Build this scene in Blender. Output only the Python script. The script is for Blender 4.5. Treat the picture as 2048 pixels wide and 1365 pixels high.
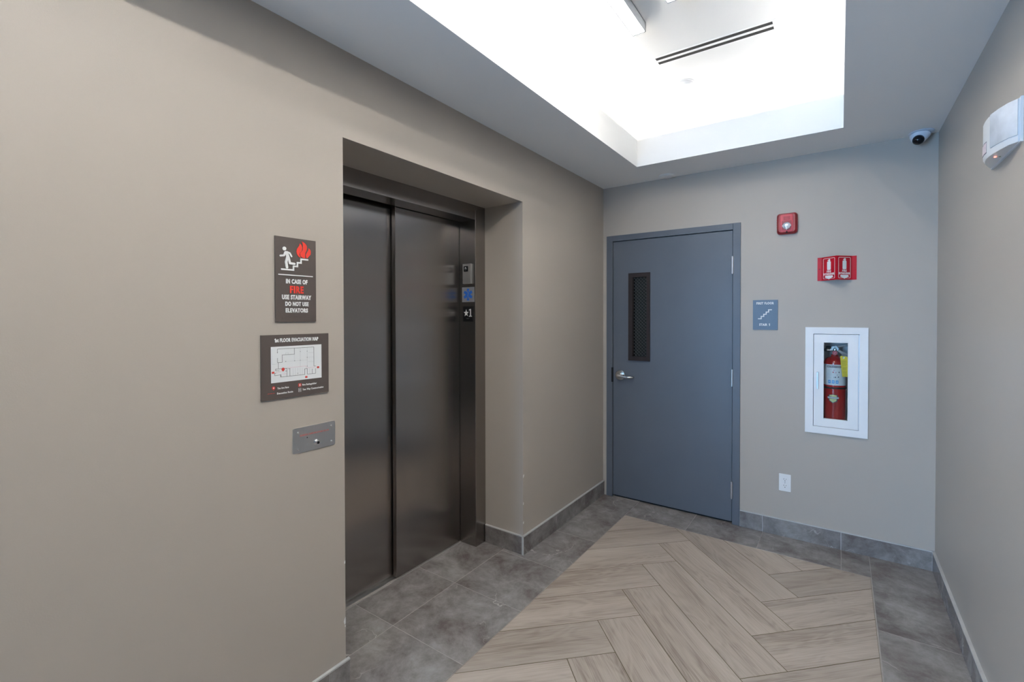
import bpy, bmesh, math, random
from mathutils import Vector, Matrix
random.seed(4)
for o in list(bpy.data.objects): bpy.data.objects.remove(o)
scene = bpy.context.scene
COL = scene.collection

# ------------------------------------------------------------------ room sizes (metres)
XL, XR, YB, YR = -1.627, 0.463, 3.650, -4.20      # left wall, right wall, back wall, rear (entrance) wall
LX0, LX1, LYL, LYR = -4.20, 3.20, -0.30, 1.00     # lobby behind the camera: side walls, ends of the left and right walls
ZC, ZL, ZT = 2.565, 2.755, 3.000                  # soffit, top of the cove lip, tray ceiling
TX0, TX1, TY0, TY1 = -1.192, 0.010, -1.00, 3.250  # tray opening
OY0, OY1, OZ = 1.143, 2.432, 2.216                # elevator recess in the left wall
FX = -1.925                                       # face of the elevator frame

# ------------------------------------------------------------------ camera
F_PX, YAW, PITCH, ROLL, PY = 933.63, 35.0904, 0.7036, -0.0984, 644.6
cd = bpy.data.cameras.new('camera'); cam = bpy.data.objects.new('camera', cd); COL.objects.link(cam)
a, p, r = map(math.radians, (YAW, PITCH, ROLL))
Fv = Vector((-math.sin(a)*math.cos(p), math.cos(a)*math.cos(p), -math.sin(p)))
Rv = Vector((math.cos(a), math.sin(a), 0)); Uv = Rv.cross(Fv)
R2 = Rv*math.cos(r) + Uv*math.sin(r); U2 = Uv*math.cos(r) - Rv*math.sin(r)
m = Matrix.Identity(4)
for i, v in enumerate((R2, U2, -Fv)):
    for j in range(3): m[j][i] = v[j]
m.translation = (0, 0, 1.5)
cam.matrix_world = m
cd.sensor_width = 36.0; cd.lens = F_PX*36.0/2048; cd.shift_y = (PY - 682.5)/2048
cd.clip_start = 0.02
scene.camera = cam

# ------------------------------------------------------------------ world, exposure
w = bpy.data.worlds.new('world'); scene.world = w; w.use_nodes = True
bg = w.node_tree.nodes['Background']; bg.inputs[0].default_value = (0.29, 0.57, 1.0, 1); bg.inputs[1].default_value = 19.0
vs = scene.view_settings
vs.view_transform = 'Standard'; vs.look = 'None'; vs.gamma = 1.0; vs.use_curve_mapping = False; vs.exposure = 0.27
COVE_E, ADDED_LINEAR_E, SHORT_E = 34.0, 100.0, 48.0
LAMP_RGB = (1.0, 0.955, 0.90, 1)
# daylight enters by the glazed entrance behind the camera: a portal guides the sky sampling
pl = bpy.data.lights.new('entrance_portal', 'AREA'); pl.shape = 'RECTANGLE'; pl.size = 2.9; pl.size_y = 2.45
pl.cycles.is_portal = True
po = bpy.data.objects.new('entrance_portal', pl); COL.objects.link(po)
po.location = (-2.65, YR-0.14, 1.225); po.rotation_euler = (math.radians(90), 0, 0)

# ------------------------------------------------------------------ materials
def mat(name, rgb=(0.8,0.8,0.8), rough=0.5, metal=0.0, spec=0.5, coat=0.0, bump=0.0, bscale=200, vary=0.0, vscale=3.0):
    mt = bpy.data.materials.new(name); mt.use_nodes = True
    nt = mt.node_tree; b = nt.nodes['Principled BSDF']
    b.inputs['Base Color'].default_value = (*rgb, 1); b.inputs['Roughness'].default_value = rough
    b.inputs['Metallic'].default_value = metal; b.inputs['Specular IOR Level'].default_value = spec
    b.inputs['Coat Weight'].default_value = coat
    tc = nt.nodes.new('ShaderNodeTexCoord')
    if bump:
        n = nt.nodes.new('ShaderNodeTexNoise'); n.inputs['Scale'].default_value = bscale; n.inputs['Detail'].default_value = 3
        nt.links.new(tc.outputs['Object'], n.inputs['Vector'])
        bp = nt.nodes.new('ShaderNodeBump'); bp.inputs['Strength'].default_value = bump; bp.inputs['Distance'].default_value = 0.002
        nt.links.new(n.outputs['Fac'], bp.inputs['Height']); nt.links.new(bp.outputs['Normal'], b.inputs['Normal'])
    if vary:
        n = nt.nodes.new('ShaderNodeTexNoise'); n.inputs['Scale'].default_value = vscale; n.inputs['Detail'].default_value = 5
        nt.links.new(tc.outputs['Object'], n.inputs['Vector'])
        cr = nt.nodes.new('ShaderNodeValToRGB')
        cr.color_ramp.elements[0].position = 0.3; cr.color_ramp.elements[1].position = 0.7
        cr.color_ramp.elements[0].color = (*[c*(1-vary) for c in rgb], 1); cr.color_ramp.elements[1].color = (*[min(1, c*(1+vary)) for c in rgb], 1)
        nt.links.new(n.outputs['Fac'], cr.inputs['Fac']); nt.links.new(cr.outputs['Color'], b.inputs['Base Color'])
    return mt

def emit(name, rgb, strength):
    mt = bpy.data.materials.new(name); mt.use_nodes = True; nt = mt.node_tree
    b = nt.nodes['Principled BSDF']; b.inputs['Base Color'].default_value = (0.8,0.8,0.8,1)
    b.inputs['Emission Color'].default_value = rgb; b.inputs['Emission Strength'].default_value = strength
    return mt

def glass(name, tint=(1,1,1), gloss=0.06):
    mt = bpy.data.materials.new(name); mt.use_nodes = True; nt = mt.node_tree
    nt.nodes.remove(nt.nodes['Principled BSDF']); out = nt.nodes['Material Output']
    t = nt.nodes.new('ShaderNodeBsdfTransparent'); t.inputs[0].default_value = (*tint, 1)
    g = nt.nodes.new('ShaderNodeBsdfGlossy'); g.inputs['Roughness'].default_value = 0.02
    fr = nt.nodes.new('ShaderNodeFresnel'); fr.inputs[0].default_value = 1.45
    mx = nt.nodes.new('ShaderNodeMixShader')
    nt.links.new(fr.outputs[0], mx.inputs[0]); nt.links.new(t.outputs[0], mx.inputs[1]); nt.links.new(g.outputs[0], mx.inputs[2])
    nt.links.new(mx.outputs[0], out.inputs[0])
    return mt

def brushed(name, rgb, rough, aniso=0.75):
    mt = mat(name, rgb, rough, 1.0); nt = mt.node_tree; b = nt.nodes['Principled BSDF']
    tc = nt.nodes.new('ShaderNodeTexCoord'); mp = nt.nodes.new('ShaderNodeMapping'); mp.inputs['Scale'].default_value = (420, 420, 1.5)
    n = nt.nodes.new('ShaderNodeTexNoise'); n.inputs['Scale'].default_value = 1.0; n.inputs['Detail'].default_value = 4
    nt.links.new(tc.outputs['Object'], mp.inputs['Vector']); nt.links.new(mp.outputs['Vector'], n.inputs['Vector'])
    cr = nt.nodes.new('ShaderNodeValToRGB')
    cr.color_ramp.elements[0].position = 0.25; cr.color_ramp.elements[1].position = 0.75
    cr.color_ramp.elements[0].color = (*[c*0.97 for c in rgb], 1); cr.color_ramp.elements[1].color = (*[c*1.03 for c in rgb], 1)
    nt.links.new(n.outputs['Fac'], cr.inputs['Fac']); nt.links.new(cr.outputs['Color'], b.inputs['Base Color'])
    b.inputs['Anisotropic'].default_value = aniso
    ge = nt.nodes.new('ShaderNodeNewGeometry'); cp = nt.nodes.new('ShaderNodeVectorMath'); cp.operation = 'CROSS_PRODUCT'; cp.inputs[1].default_value = (0.02, 0.03, 1.0)
    nt.links.new(ge.outputs['Normal'], cp.inputs[0]); nt.links.new(cp.outputs[0], b.inputs['Tangent'])
    return mt

def marble(name, dark, light, vein, rough=0.2):
    mt = mat(name, dark, rough); nt = mt.node_tree; b = nt.nodes['Principled BSDF']; L = nt.links.new
    tc = nt.nodes.new('ShaderNodeTexCoord'); oi = nt.nodes.new('ShaderNodeObjectInfo')
    mu = nt.nodes.new('ShaderNodeMath'); mu.operation = 'MULTIPLY'; mu.inputs[1].default_value = 37.0
    L(oi.outputs['Random'], mu.inputs[0])
    ad = nt.nodes.new('ShaderNodeVectorMath'); ad.operation = 'ADD'; L(tc.outputs['Object'], ad.inputs[0]); L(mu.outputs[0], ad.inputs[1])
    n1 = nt.nodes.new('ShaderNodeTexNoise'); n1.inputs['Scale'].default_value = 4.6; n1.inputs['Detail'].default_value = 12; n1.inputs['Roughness'].default_value = 0.74; n1.inputs['Distortion'].default_value = 0.25
    L(ad.outputs[0], n1.inputs['Vector'])
    r1 = nt.nodes.new('ShaderNodeValToRGB'); r1.color_ramp.elements[0].position = 0.36; r1.color_ramp.elements[1].position = 0.70
    r1.color_ramp.elements[0].color = (*dark, 1); r1.color_ramp.elements[1].color = (*light, 1)
    L(n1.outputs['Fac'], r1.inputs['Fac'])
    def veins(scale, width, dist):
        n2 = nt.nodes.new('ShaderNodeTexNoise'); n2.inputs['Scale'].default_value = scale; n2.inputs['Detail'].default_value = 5; n2.inputs['Distortion'].default_value = dist
        L(ad.outputs[0], n2.inputs['Vector'])
        s = nt.nodes.new('ShaderNodeMath'); s.operation = 'SUBTRACT'; s.inputs[1].default_value = 0.5; L(n2.outputs['Fac'], s.inputs[0])
        ab = nt.nodes.new('ShaderNodeMath'); ab.operation = 'ABSOLUTE'; L(s.outputs[0], ab.inputs[0])
        rr = nt.nodes.new('ShaderNodeMapRange'); rr.inputs[1].default_value = 0.0; rr.inputs[2].default_value = width; rr.inputs[3].default_value = 1.0; rr.inputs[4].default_value = 0.0
        L(ab.outputs[0], rr.inputs[0]); return rr
    v = veins(2.3, 0.0042, 0.15)
    nb = nt.nodes.new('ShaderNodeTexNoise'); nb.inputs['Scale'].default_value = 6.0; L(ad.outputs[0], nb.inputs['Vector'])
    nr = nt.nodes.new('ShaderNodeMapRange'); nr.inputs[1].default_value = 0.50; nr.inputs[2].default_value = 0.75; L(nb.outputs['Fac'], nr.inputs[0])
    mm = nt.nodes.new('ShaderNodeMath'); mm.operation = 'MULTIPLY'; L(v.outputs[0], mm.inputs[0]); L(nr.outputs[0], mm.inputs[1])
    mx = nt.nodes.new('ShaderNodeMix'); mx.data_type = 'RGBA'
    L(mm.outputs[0], mx.inputs[0]); L(r1.outputs['Color'], mx.inputs[6]); mx.inputs[7].default_value = (*vein, 1)
    L(mx.outputs[2], b.inputs['Base Color'])
    rm = nt.nodes.new('ShaderNodeMapRange'); rm.inputs[3].default_value = rough*0.8; rm.inputs[4].default_value = rough*1.5; L(n1.outputs['Fac'], rm.inputs[0]); L(rm.outputs[0], b.inputs['Roughness'])
    return mt

def oak(name):
    mt = mat(name, (0.4,0.33,0.27), 0.42); nt = mt.node_tree; b = nt.nodes['Principled BSDF']; L = nt.links.new
    tc = nt.nodes.new('ShaderNodeTexCoord'); oi = nt.nodes.new('ShaderNodeObjectInfo')
    mu = nt.nodes.new('ShaderNodeMath'); mu.operation = 'MULTIPLY'; mu.inputs[1].default_value = 53.0; L(oi.outputs['Random'], mu.inputs[0])
    ad = nt.nodes.new('ShaderNodeVectorMath'); ad.operation = 'ADD'; L(tc.outputs['Object'], ad.inputs[0]); L(mu.outputs[0], ad.inputs[1])
    m1 = nt.nodes.new('ShaderNodeMapping'); m1.inputs['Scale'].default_value = (1.5, 8.5, 1); L(ad.outputs[0], m1.inputs['Vector'])
    wv = nt.nodes.new('ShaderNodeTexNoise'); wv.inputs['Scale'].default_value = 1.0; wv.inputs['Detail'].default_value = 2; wv.inputs['Distortion'].default_value = 0.8
    L(m1.outputs[0], wv.inputs['Vector'])
    # growth rings: contour lines of a stretched noise
    k = nt.nodes.new('ShaderNodeMath'); k.operation = 'MULTIPLY'; k.inputs[1].default_value = 62.0; L(wv.outputs['Fac'], k.inputs[0])
    sn = nt.nodes.new('ShaderNodeMath'); sn.operation = 'SINE'; L(k.outputs[0], sn.inputs[0])
    m2 = nt.nodes.new('ShaderNodeMapping'); m2.inputs['Scale'].default_value = (4, 190, 1); L(ad.outputs[0], m2.inputs['Vector'])
    fn = nt.nodes.new('ShaderNodeTexNoise'); fn.inputs['Scale'].default_value = 1.0; fn.inputs['Detail'].default_value = 5; fn.inputs['Roughness'].default_value = 0.65; L(m2.outputs[0], fn.inputs['Vector'])
    m3 = nt.nodes.new('ShaderNodeMapping'); m3.inputs['Scale'].default_value = (0.9, 10, 1); L(ad.outputs[0], m3.inputs['Vector'])
    bn = nt.nodes.new('ShaderNodeTexNoise'); bn.inputs['Scale'].default_value = 1.0; bn.inputs['Detail'].default_value = 4; L(m3.outputs[0], bn.inputs['Vector'])
    s1 = nt.nodes.new('ShaderNodeMath'); s1.operation = 'MULTIPLY_ADD'; s1.inputs[1].default_value = 0.024; L(sn.outputs[0], s1.inputs[0])
    s2 = nt.nodes.new('ShaderNodeMath'); s2.operation = 'MULTIPLY_ADD'; s2.inputs[1].default_value = 0.42; L(fn.outputs['Fac'], s2.inputs[0])
    s3 = nt.nodes.new('ShaderNodeMath'); s3.operation = 'MULTIPLY'; s3.inputs[1].default_value = 0.42; L(bn.outputs['Fac'], s3.inputs[0])
    L(s3.outputs[0], s2.inputs[2]); L(s2.outputs[0], s1.inputs[2])
    cr = nt.nodes.new('ShaderNodeValToRGB')
    e = cr.color_ramp.elements; e[0].position = 0.27; e[0].color = (0.22, 0.172, 0.136, 1); e[1].position = 0.60; e[1].color = (0.52, 0.455, 0.39, 1)
    e2 = cr.color_ramp.elements.new(0.415); e2.color = (0.41, 0.348, 0.292, 1)
    L(s1.outputs[0], cr.inputs['Fac'])
    hv = nt.nodes.new('ShaderNodeHueSaturation')
    rv = nt.nodes.new('ShaderNodeMapRange'); rv.inputs[3].default_value = 0.90; rv.inputs[4].default_value = 1.10; L(oi.outputs['Random'], rv.inputs[0])
    L(rv.outputs[0], hv.inputs['Value']); L(cr.outputs['Color'], hv.inputs['Color']); L(hv.outputs[0], b.inputs['Base Color'])
    bp = nt.nodes.new('ShaderNodeBump'); bp.inputs['Strength'].default_value = 0.10; bp.inputs['Distance'].default_value = 0.001
    L(fn.outputs['Fac'], bp.inputs['Height']); L(bp.outputs[0], b.inputs['Normal'])
    return mt

M = dict(
    wall=mat('taupe_wall_paint', (0.450, 0.405, 0.352), 0.42, spec=0.35, bump=0.10, bscale=260, vary=0.012, vscale=1.5),
    ceil=mat('white_ceiling_paint', (0.88, 0.88, 0.87), 0.75, spec=0.25, bump=0.04, bscale=300),
    tile=marble('grey_marble_tile', (0.140, 0.119, 0.110), (0.360, 0.350, 0.338), (0.54, 0.51, 0.48), 0.18),
    grout=mat('light_grout', (0.36, 0.335, 0.31), 0.8, bump=0.3, bscale=400, vary=0.08, vscale=30),
    dgrout=mat('dark_grout', (0.115, 0.090, 0.042), 0.85, bump=0.3, bscale=400, vary=0.08, vscale=30),
    oak=oak('oak_plank'),
    caulk=mat('pale_edge_strip', (0.50, 0.50, 0.49), 0.4, vary=0.06, vscale=20),
    steel=brushed('dark_brushed_steel', (0.345, 0.318, 0.298), 0.24, 0.85),
    steel2=brushed('brushed_steel', (0.64, 0.63, 0.62), 0.40, 0.4),
    alu=mat('aluminium_sill', (0.55, 0.55, 0.54), 0.38, 1.0, vary=0.06, vscale=40),
    chrome=mat('chrome', (0.80, 0.80, 0.80), 0.12, 1.0, vary=0.03, vscale=40),
    satin=mat('satin_nickel', (0.58, 0.57, 0.55), 0.25, 1.0, vary=0.03, vscale=40),
    plated=mat('plated_steel', (0.80, 0.81, 0.82), 0.30, 0.55, vary=0.03, vscale=40),
    black=mat('black_plastic', (0.008, 0.008, 0.009), 0.5, spec=0.25, vary=0.1, vscale=30),
    gap=mat('dark_gap', (0.006, 0.006, 0.006), 0.8, vary=0.1, vscale=30),
    blue=mat('blue_grey_door_paint', (0.108, 0.124, 0.148), 0.38, spec=0.4, bump=0.06, bscale=350, vary=0.03, vscale=4),
    bronze=mat('dark_bronze_paint', (0.030, 0.022, 0.021), 0.6, spec=0.25, vary=0.05, vscale=20),
    wire=mat('glass_wire', (0.20, 0.215, 0.215), 0.5, 0.4, vary=0.05, vscale=20),
    pane=glass('clear_glass', (0.97, 0.985, 0.98)),
    wpane=glass('wired_glass', (0.55, 0.62, 0.62)),
    signbrown=mat('brown_sign_acrylic', (0.092, 0.074, 0.066), 0.45, vary=0.03, vscale=30),
    signblue=mat('blue_sign_acrylic', (0.115, 0.175, 0.255), 0.45, vary=0.03, vscale=30),
    white=mat('white_lettering', (0.86, 0.86, 0.85), 0.45, vary=0.02, vscale=30),
    enamel=mat('white_enamel', (0.87, 0.87, 0.87), 0.35, vary=0.01, vscale=10),
    plastic=mat('white_plastic', (0.80, 0.80, 0.79), 0.35, vary=0.01, vscale=10),
    paper=mat('white_print', (0.80, 0.82, 0.83), 0.5, vary=0.01, vscale=10),
    ink=mat('black_ink', (0.05, 0.05, 0.055), 0.5, vary=0.05, vscale=50),
    greyink=mat('grey_ink', (0.55, 0.57, 0.59), 0.5, vary=0.05, vscale=50),
    pink=mat('pink_ink', (0.75, 0.42, 0.50), 0.5, vary=0.05, vscale=50),
    redink=mat('red_print', (0.66, 0.055, 0.040), 0.45, vary=0.03, vscale=40),
    flame=mat('flame_red', (0.82, 0.055, 0.035), 0.45, vary=0.03, vscale=40),
    red=mat('red_sign_plastic', (0.52, 0.006, 0.020), 0.22, vary=0.03, vscale=20),
    alarmred=mat('red_alarm_plastic', (0.31, 0.008, 0.013), 0.35, vary=0.03, vscale=40),
    alarmlight=mat('light_red_alarm_plastic', (0.62, 0.085, 0.105), 0.45, vary=0.03, vscale=40),
    extred=mat('red_gloss_paint', (0.42, 0.012, 0.012), 0.12, coat=0.4, vary=0.03, vscale=20),
    lensclr=mat('clear_strobe_lens', (0.80, 0.80, 0.84), 0.10, 0.35, coat=1.0, bump=0.6, bscale=110, vary=0.22, vscale=70),
    lensem=mat('clear_lamp_lens', (0.78, 0.80, 0.83), 0.18, 0.15, coat=1.0, vary=0.14, vscale=16),
    yellow=mat('yellow_tag_card', (0.80, 0.62, 0.03), 0.55, vary=0.04, vscale=40),
    starblue=mat('blue_print', (0.010, 0.135, 0.60), 0.45, vary=0.03, vscale=40),
    ltblue=mat('light_blue_print', (0.10, 0.42, 0.80), 0.45, vary=0.03, vscale=40),
    sticker=mat('silver_sticker', (0.27, 0.275, 0.295), 0.5, 0.2, vary=0.03, vscale=40),
    emblem=mat('pale_yellow_print', (0.72, 0.70, 0.30), 0.45, vary=0.04, vscale=40),
    navy=mat('navy_print', (0.07, 0.07, 0.10), 0.45, vary=0.04, vscale=40),
    camera=mat('pale_camera_housing', (0.74, 0.77, 0.83), 0.30, vary=0.01, vscale=20),
    dome=mat('black_dome', (0.004, 0.004, 0.006), 0.08, spec=0.4, vary=0.1, vscale=20),
    led=emit('orange_indicator', (1.0, 0.16, 0.05, 1), 2.0),
    cove=emit('cove_led', LAMP_RGB, COVE_E),
    linear=emit('added_linear_diffuser', LAMP_RGB, ADDED_LINEAR_E),
    short=emit('short_linear_diffuser', LAMP_RGB, SHORT_E),
    fixture=mat('silver_fixture', (0.55, 0.57, 0.60), 0.4, 0.3, vary=0.02, vscale=20),
    stairgrey=mat('stairwell_grey', (0.20, 0.20, 0.20), 0.8, vary=0.05, vscale=3),
    chip=mat('white_plaster_chip', (0.80, 0.79, 0.77), 0.8, vary=0.05, vscale=60),
)

# ------------------------------------------------------------------ builders
WL = {}
def empty(name, loc=(0,0,0)):
    o = bpy.data.objects.new(name, None); COL.objects.link(o); o.location = loc; o.empty_display_size = 0.1
    WL[o] = Vector(loc); return o
def tag(o, label, cat, group=None, kind=None):
    o['label'] = label; o['category'] = cat
    if group: o['group'] = group
    if kind: o['kind'] = kind
    return o
def thing(name, label, cat, loc, group=None, kind=None): return tag(empty(name, loc), label, cat, group, kind)
def obj(name, bm, material, parent=None, smooth=False, origin=None, bevel=0.0, kind=None, label=None):
    """bmesh in world coordinates -> ONE mesh object"""
    o0 = WL[parent] if parent is not None else Vector(origin or (0,0,0))
    bmesh.ops.translate(bm, verts=bm.verts, vec=-o0)
    bmesh.ops.recalc_face_normals(bm, faces=bm.faces)
    if smooth:
        for f in bm.faces: f.smooth = True
    me = bpy.data.meshes.new(name); bm.to_mesh(me); bm.free()
    if isinstance(material, (list, tuple)):
        for x in material: me.materials.append(x)
    else: me.materials.append(material)
    o = bpy.data.objects.new(name, me); COL.objects.link(o)
    if parent is not None: o.parent = parent
    else: o.location = o0
    WL[o] = o0
    if bevel:
        b = o.modifiers.new('bevel', 'BEVEL'); b.width = bevel; b.segments = 2; b.limit_method = 'ANGLE'; b.angle_limit = math.radians(40)
    if smooth and hasattr(me, 'set_sharp_from_angle'): me.set_sharp_from_angle(angle=math.radians(38))
    if kind: o['kind'] = kind
    if label: o['label'] = label
    return o
def B(): return bmesh.new()
def box(bm, x0, x1, y0, y1, z0, z1):
    v = [bm.verts.new(c) for c in ((x0,y0,z0),(x1,y0,z0),(x1,y1,z0),(x0,y1,z0),(x0,y0,z1),(x1,y0,z1),(x1,y1,z1),(x0,y1,z1))]
    for f in ((0,3,2,1),(4,5,6,7),(0,1,5,4),(1,2,6,5),(2,3,7,6),(3,0,4,7)): bm.faces.new([v[i] for i in f])
    return bm
def bx(*a): return box(B(), *a)
def prism(bm, pts, fn, d0, d1):
    """closed outline (u,v) extruded from depth d0 to d1 through mapping fn(u,v,d)"""
    lo = [bm.verts.new(fn(u, v, d0)) for u, v in pts]; hi = [bm.verts.new(fn(u, v, d1)) for u, v in pts]
    n = len(pts)
    bm.faces.new(lo[::-1]); bm.faces.new(hi)
    for i in range(n): bm.faces.new((lo[i], lo[(i+1)%n], hi[(i+1)%n], hi[i]))
    return bm
def rect(u0, u1, v0, v1): return [(u0,v0),(u1,v0),(u1,v1),(u0,v1)]
def rrect(u0, u1, v0, v1, rad, n=5):
    out = []
    for cx, cy, a0 in ((u1-rad,v0+rad,-90),(u1-rad,v1-rad,0),(u0+rad,v1-rad,90),(u0+rad,v0+rad,180)):
        for i in range(n+1):
            t = math.radians(a0 + 90*i/n); out.append((cx+rad*math.cos(t), cy+rad*math.sin(t)))
    return out
def ring(u, v, ru, rv=None, n=24): return [(u+ru*math.cos(2*math.pi*i/n), v+(rv or ru)*math.sin(2*math.pi*i/n)) for i in range(n)]
def frame(bm, outer, inner, fn, d0, d1):
    """picture-frame ring between two outlines of the same point count"""
    n = len(outer); L = []
    for pts, d in ((outer,d0),(inner,d0),(inner,d1),(outer,d1)): L.append([bm.verts.new(fn(u,v,d)) for u, v in pts])
    for i in range(n):
        j = (i+1) % n
        for a_, b_ in ((0,1),(1,2),(2,3),(3,0)): bm.faces.new((L[a_][i], L[a_][j], L[b_][j], L[b_][i]))
    return bm
def loft(bm, rings, close0=True, close1=True):
    R = [[bm.verts.new(p) for p in rg] for rg in rings]; n = len(R[0])
    for a_, b_ in zip(R, R[1:]):
        for i in range(n): bm.faces.new((a_[i], a_[(i+1)%n], b_[(i+1)%n], b_[i]))
    if close0: bm.faces.new(R[0][::-1])
    if close1: bm.faces.new(R[-1])
    return bm
def lathe(bm, prof, c, axis='Z', n=28):
    def P(rad, h, t):
        x, y = rad*math.cos(t), rad*math.sin(t)
        return {'Z': (c[0]+x, c[1]+y, c[2]+h), '-Y': (c[0]+x, c[1]-h, c[2]+y), 'X': (c[0]+h, c[1]+x, c[2]+y), '-Z': (c[0]+x, c[1]+y, c[2]-h)}[axis]
    return loft(bm, [[P(max(rad,1e-5), h, 2*math.pi*i/n) for i in range(n)] for rad, h in prof])
def tube(bm, pts, rad, n=10):
    pts = [Vector(q) for q in pts]; rings = []
    rr = rad if isinstance(rad, (list, tuple)) else [rad]*len(pts)
    prev = None
    for i, q in enumerate(pts):
        d = (pts[min(i+1, len(pts)-1)] - pts[max(i-1, 0)]).normalized()
        if prev is None:
            s = d.cross(Vector((0,0,1)));  s = s if s.length > 1e-3 else d.cross(Vector((1,0,0)))
        else: s = prev - d*prev.dot(d)
        s.normalize(); prev = s; t = d.cross(s)
        rings.append([q + s*rr[i]*math.cos(2*math.pi*k/n) + t*rr[i]*math.sin(2*math.pi*k/n) for k in range(n)])
    return loft(bm, rings)
def stroke(bm, pts, wd, fn, d0, d1, caps=False, mitre=True):
    for (u0,v0),(u1,v1) in zip(pts, pts[1:]):
        d1 += 0.00002
        dx, dy = u1-u0, v1-v0; l = math.hypot(dx, dy) or 1; dx /= l; dy /= l; h = wd/2; e = h if (mitre and not caps) else 0
        prism(bm, [(u0-dx*e+dy*h, v0-dy*e-dx*h), (u1+dx*e+dy*h, v1+dy*e-dx*h), (u1+dx*e-dy*h, v1+dy*e+dx*h), (u0-dx*e-dy*h, v0-dy*e+dx*h)], fn, d0, d1)
    if caps:
        for u, v in pts:
            d1 += 0.00002; prism(bm, ring(u, v, wd/2, n=12), fn, d0, d1)
    return bm
def text(bm, s, u0, u1, v0, v1, fn, d0, d1, bold=0.022):
    cu = bpy.data.curves.new('t', 'FONT'); cu.body = s; cu.extrude = 0.5; cu.offset = bold; cu.resolution_u = 3; cu.space_character = 1.14
    to = bpy.data.objects.new('t', cu); COL.objects.link(to)
    bpy.context.view_layer.update()
    me = bpy.data.meshes.new_from_object(to.evaluated_get(bpy.context.evaluated_depsgraph_get()))
    xs = [v.co.x for v in me.vertices]; ys = [v.co.y for v in me.vertices]; zs = [v.co.z for v in me.vertices]
    x0, x1, y0, y1, z0, z1 = min(xs), max(xs), min(ys), max(ys), min(zs), max(zs)
    vs_ = [bm.verts.new(fn(u0+(v.co.x-x0)/(x1-x0)*(u1-u0), v0+(v.co.y-y0)/(y1-y0)*(v1-v0), d0+(v.co.z-z0)/(z1-z0)*(d1-d0))) for v in me.vertices]
    for f in me.polygons:
        try: bm.faces.new([vs_[i] for i in f.vertices])
        except ValueError: pass
    bpy.data.objects.remove(to); bpy.data.curves.remove(cu); bpy.data.meshes.remove(me)
    return bm
def one(bm, u0, u1, v0, v1, fn, d0, d1):
    w_ = u1-u0; h_ = v1-v0; s0 = u0+w_*0.42
    return prism(bm, [(s0, v0), (u1, v0), (u1, v1), (u0+w_*0.58, v1), (u0, v1-h_*0.20), (u0, v1-h_*0.34), (s0, v1-h_*0.24)], fn, d0, d1)
onL = lambda u, v, d: (XL+d, u, v)               # left wall: u = y, v = z
onB = lambda u, v, d: (u, YB-d, v)               # back wall: u = x, v = z
YJ = 2.330
onJ = lambda u, v, d: (u, YJ-d, v)               # elevator jamb return, facing the entrance
def S(name, label, cat, loc=(0,0,0)): return thing(name, label, cat, loc, kind='structure')
def SM(o, label, cat): return tag(o, label, cat, kind='structure')

# ================================================================== SETTING
# ---- walls
bm = B()
box(bm, -2.40, XL, 0.80, OY0, 0, ZC); box(bm, -2.40, XL, OY1, YB, 0, ZC)
box(bm, XL-0.2, XL, LYL, 0.80, 0, ZC); box(bm, LX0, XL-0.2, LYL, LYL+0.2, 0, ZC)
box(bm, -2.40, XL, OY0, OY1, OZ, ZC); box(bm, -2.40, -2.20, OY0, OY1, 0, OZ)
wl = SM(obj('wall_left', bm, M['wall']), 'taupe painted wall with the deep elevator recess', 'wall')
for pts in ([(1.1375,0.511),(1.1425,0.517),(1.1425,0.505),(1.139,0.504)], [(1.1345,0.270),(1.1375,0.279),(1.1425,0.288),(1.1425,0.262),(1.1385,0.258)], [(1.1385,0.252),(1.1425,0.255),(1.1425,0.244)],
            [(2.434,0.497),(2.441,0.503),(2.446,0.497),(2.440,0.487),(2.434,0.480)], [(2.434,0.322),(2.439,0.328),(2.439,0.312),(2.434,0.310)], [(2.434,0.200),(2.441,0.207),(2.441,0.193),(2.434,0.190)]):
    obj('paint_chip', prism(B(), pts, onL, 0.0, 0.0012), M['chip'], wl)
DX0, DX1, DZ = -1.5385, -0.6325, 2.113           # stair door leaf
CX0, CX1, CZ0, CZ1 = -0.150, 0.110, 0.768, 1.391 # cabinet recess
bm = B()
Y2 = YB+0.24
box(bm, -2.40, DX0-0.02, YB, Y2, 0, ZC); box(bm, DX0-0.02, DX1+0.02, YB, Y2, DZ+0.02, ZC); box(bm, DX1+0.02, CX0, YB, Y2, 0, ZC)
box(bm, CX0, CX1, YB, Y2, 0, CZ0); box(bm, CX0, CX1, YB, Y2, CZ1, ZC); box(bm, CX1, XR+0.2, YB, Y2, 0, ZC)
SM(obj('wall_back', bm, M['wall']), 'taupe painted end wall holding the blue-grey stair door', 'wall')
bm = B(); box(bm, XR, XR+0.2, LYR, YB, 0, ZC); box(bm, XR+0.2, LX1, LYR, LYR+0.2, 0, ZC)
SM(obj('wall_right', bm, M['wall']), 'taupe painted side wall carrying the emergency light', 'wall')
GX0, GX1, GZ = -4.10, -1.20, 2.45                # glazed entrance of the lobby behind the camera
bm = B(); box(bm, LX0, GX0, YR-0.2, YR, 0, ZC); box(bm, GX1, LX1, YR-0.2, YR, 0, ZC); box(bm, GX0, GX1, YR-0.2, YR, GZ, ZC)
SM(obj('wall_rear', bm, M['wall']), 'taupe painted lobby wall around the glazed entrance', 'wall')
bm = B(); box(bm, LX0-0.2, LX0, YR-0.2, LYL+0.2, 0, ZC)
SM(obj('wall_lobby_left', bm, M['wall']), 'taupe painted lobby wall beside the glazed entrance', 'wall')
bm = B(); box(bm, LX1, LX1+0.2, YR-0.2, LYR+0.2, 0, ZC)
SM(obj('wall_lobby_right', bm, M['wall']), 'taupe painted lobby wall far from the glazed entrance', 'wall')
gy = YR-0.1
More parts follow.
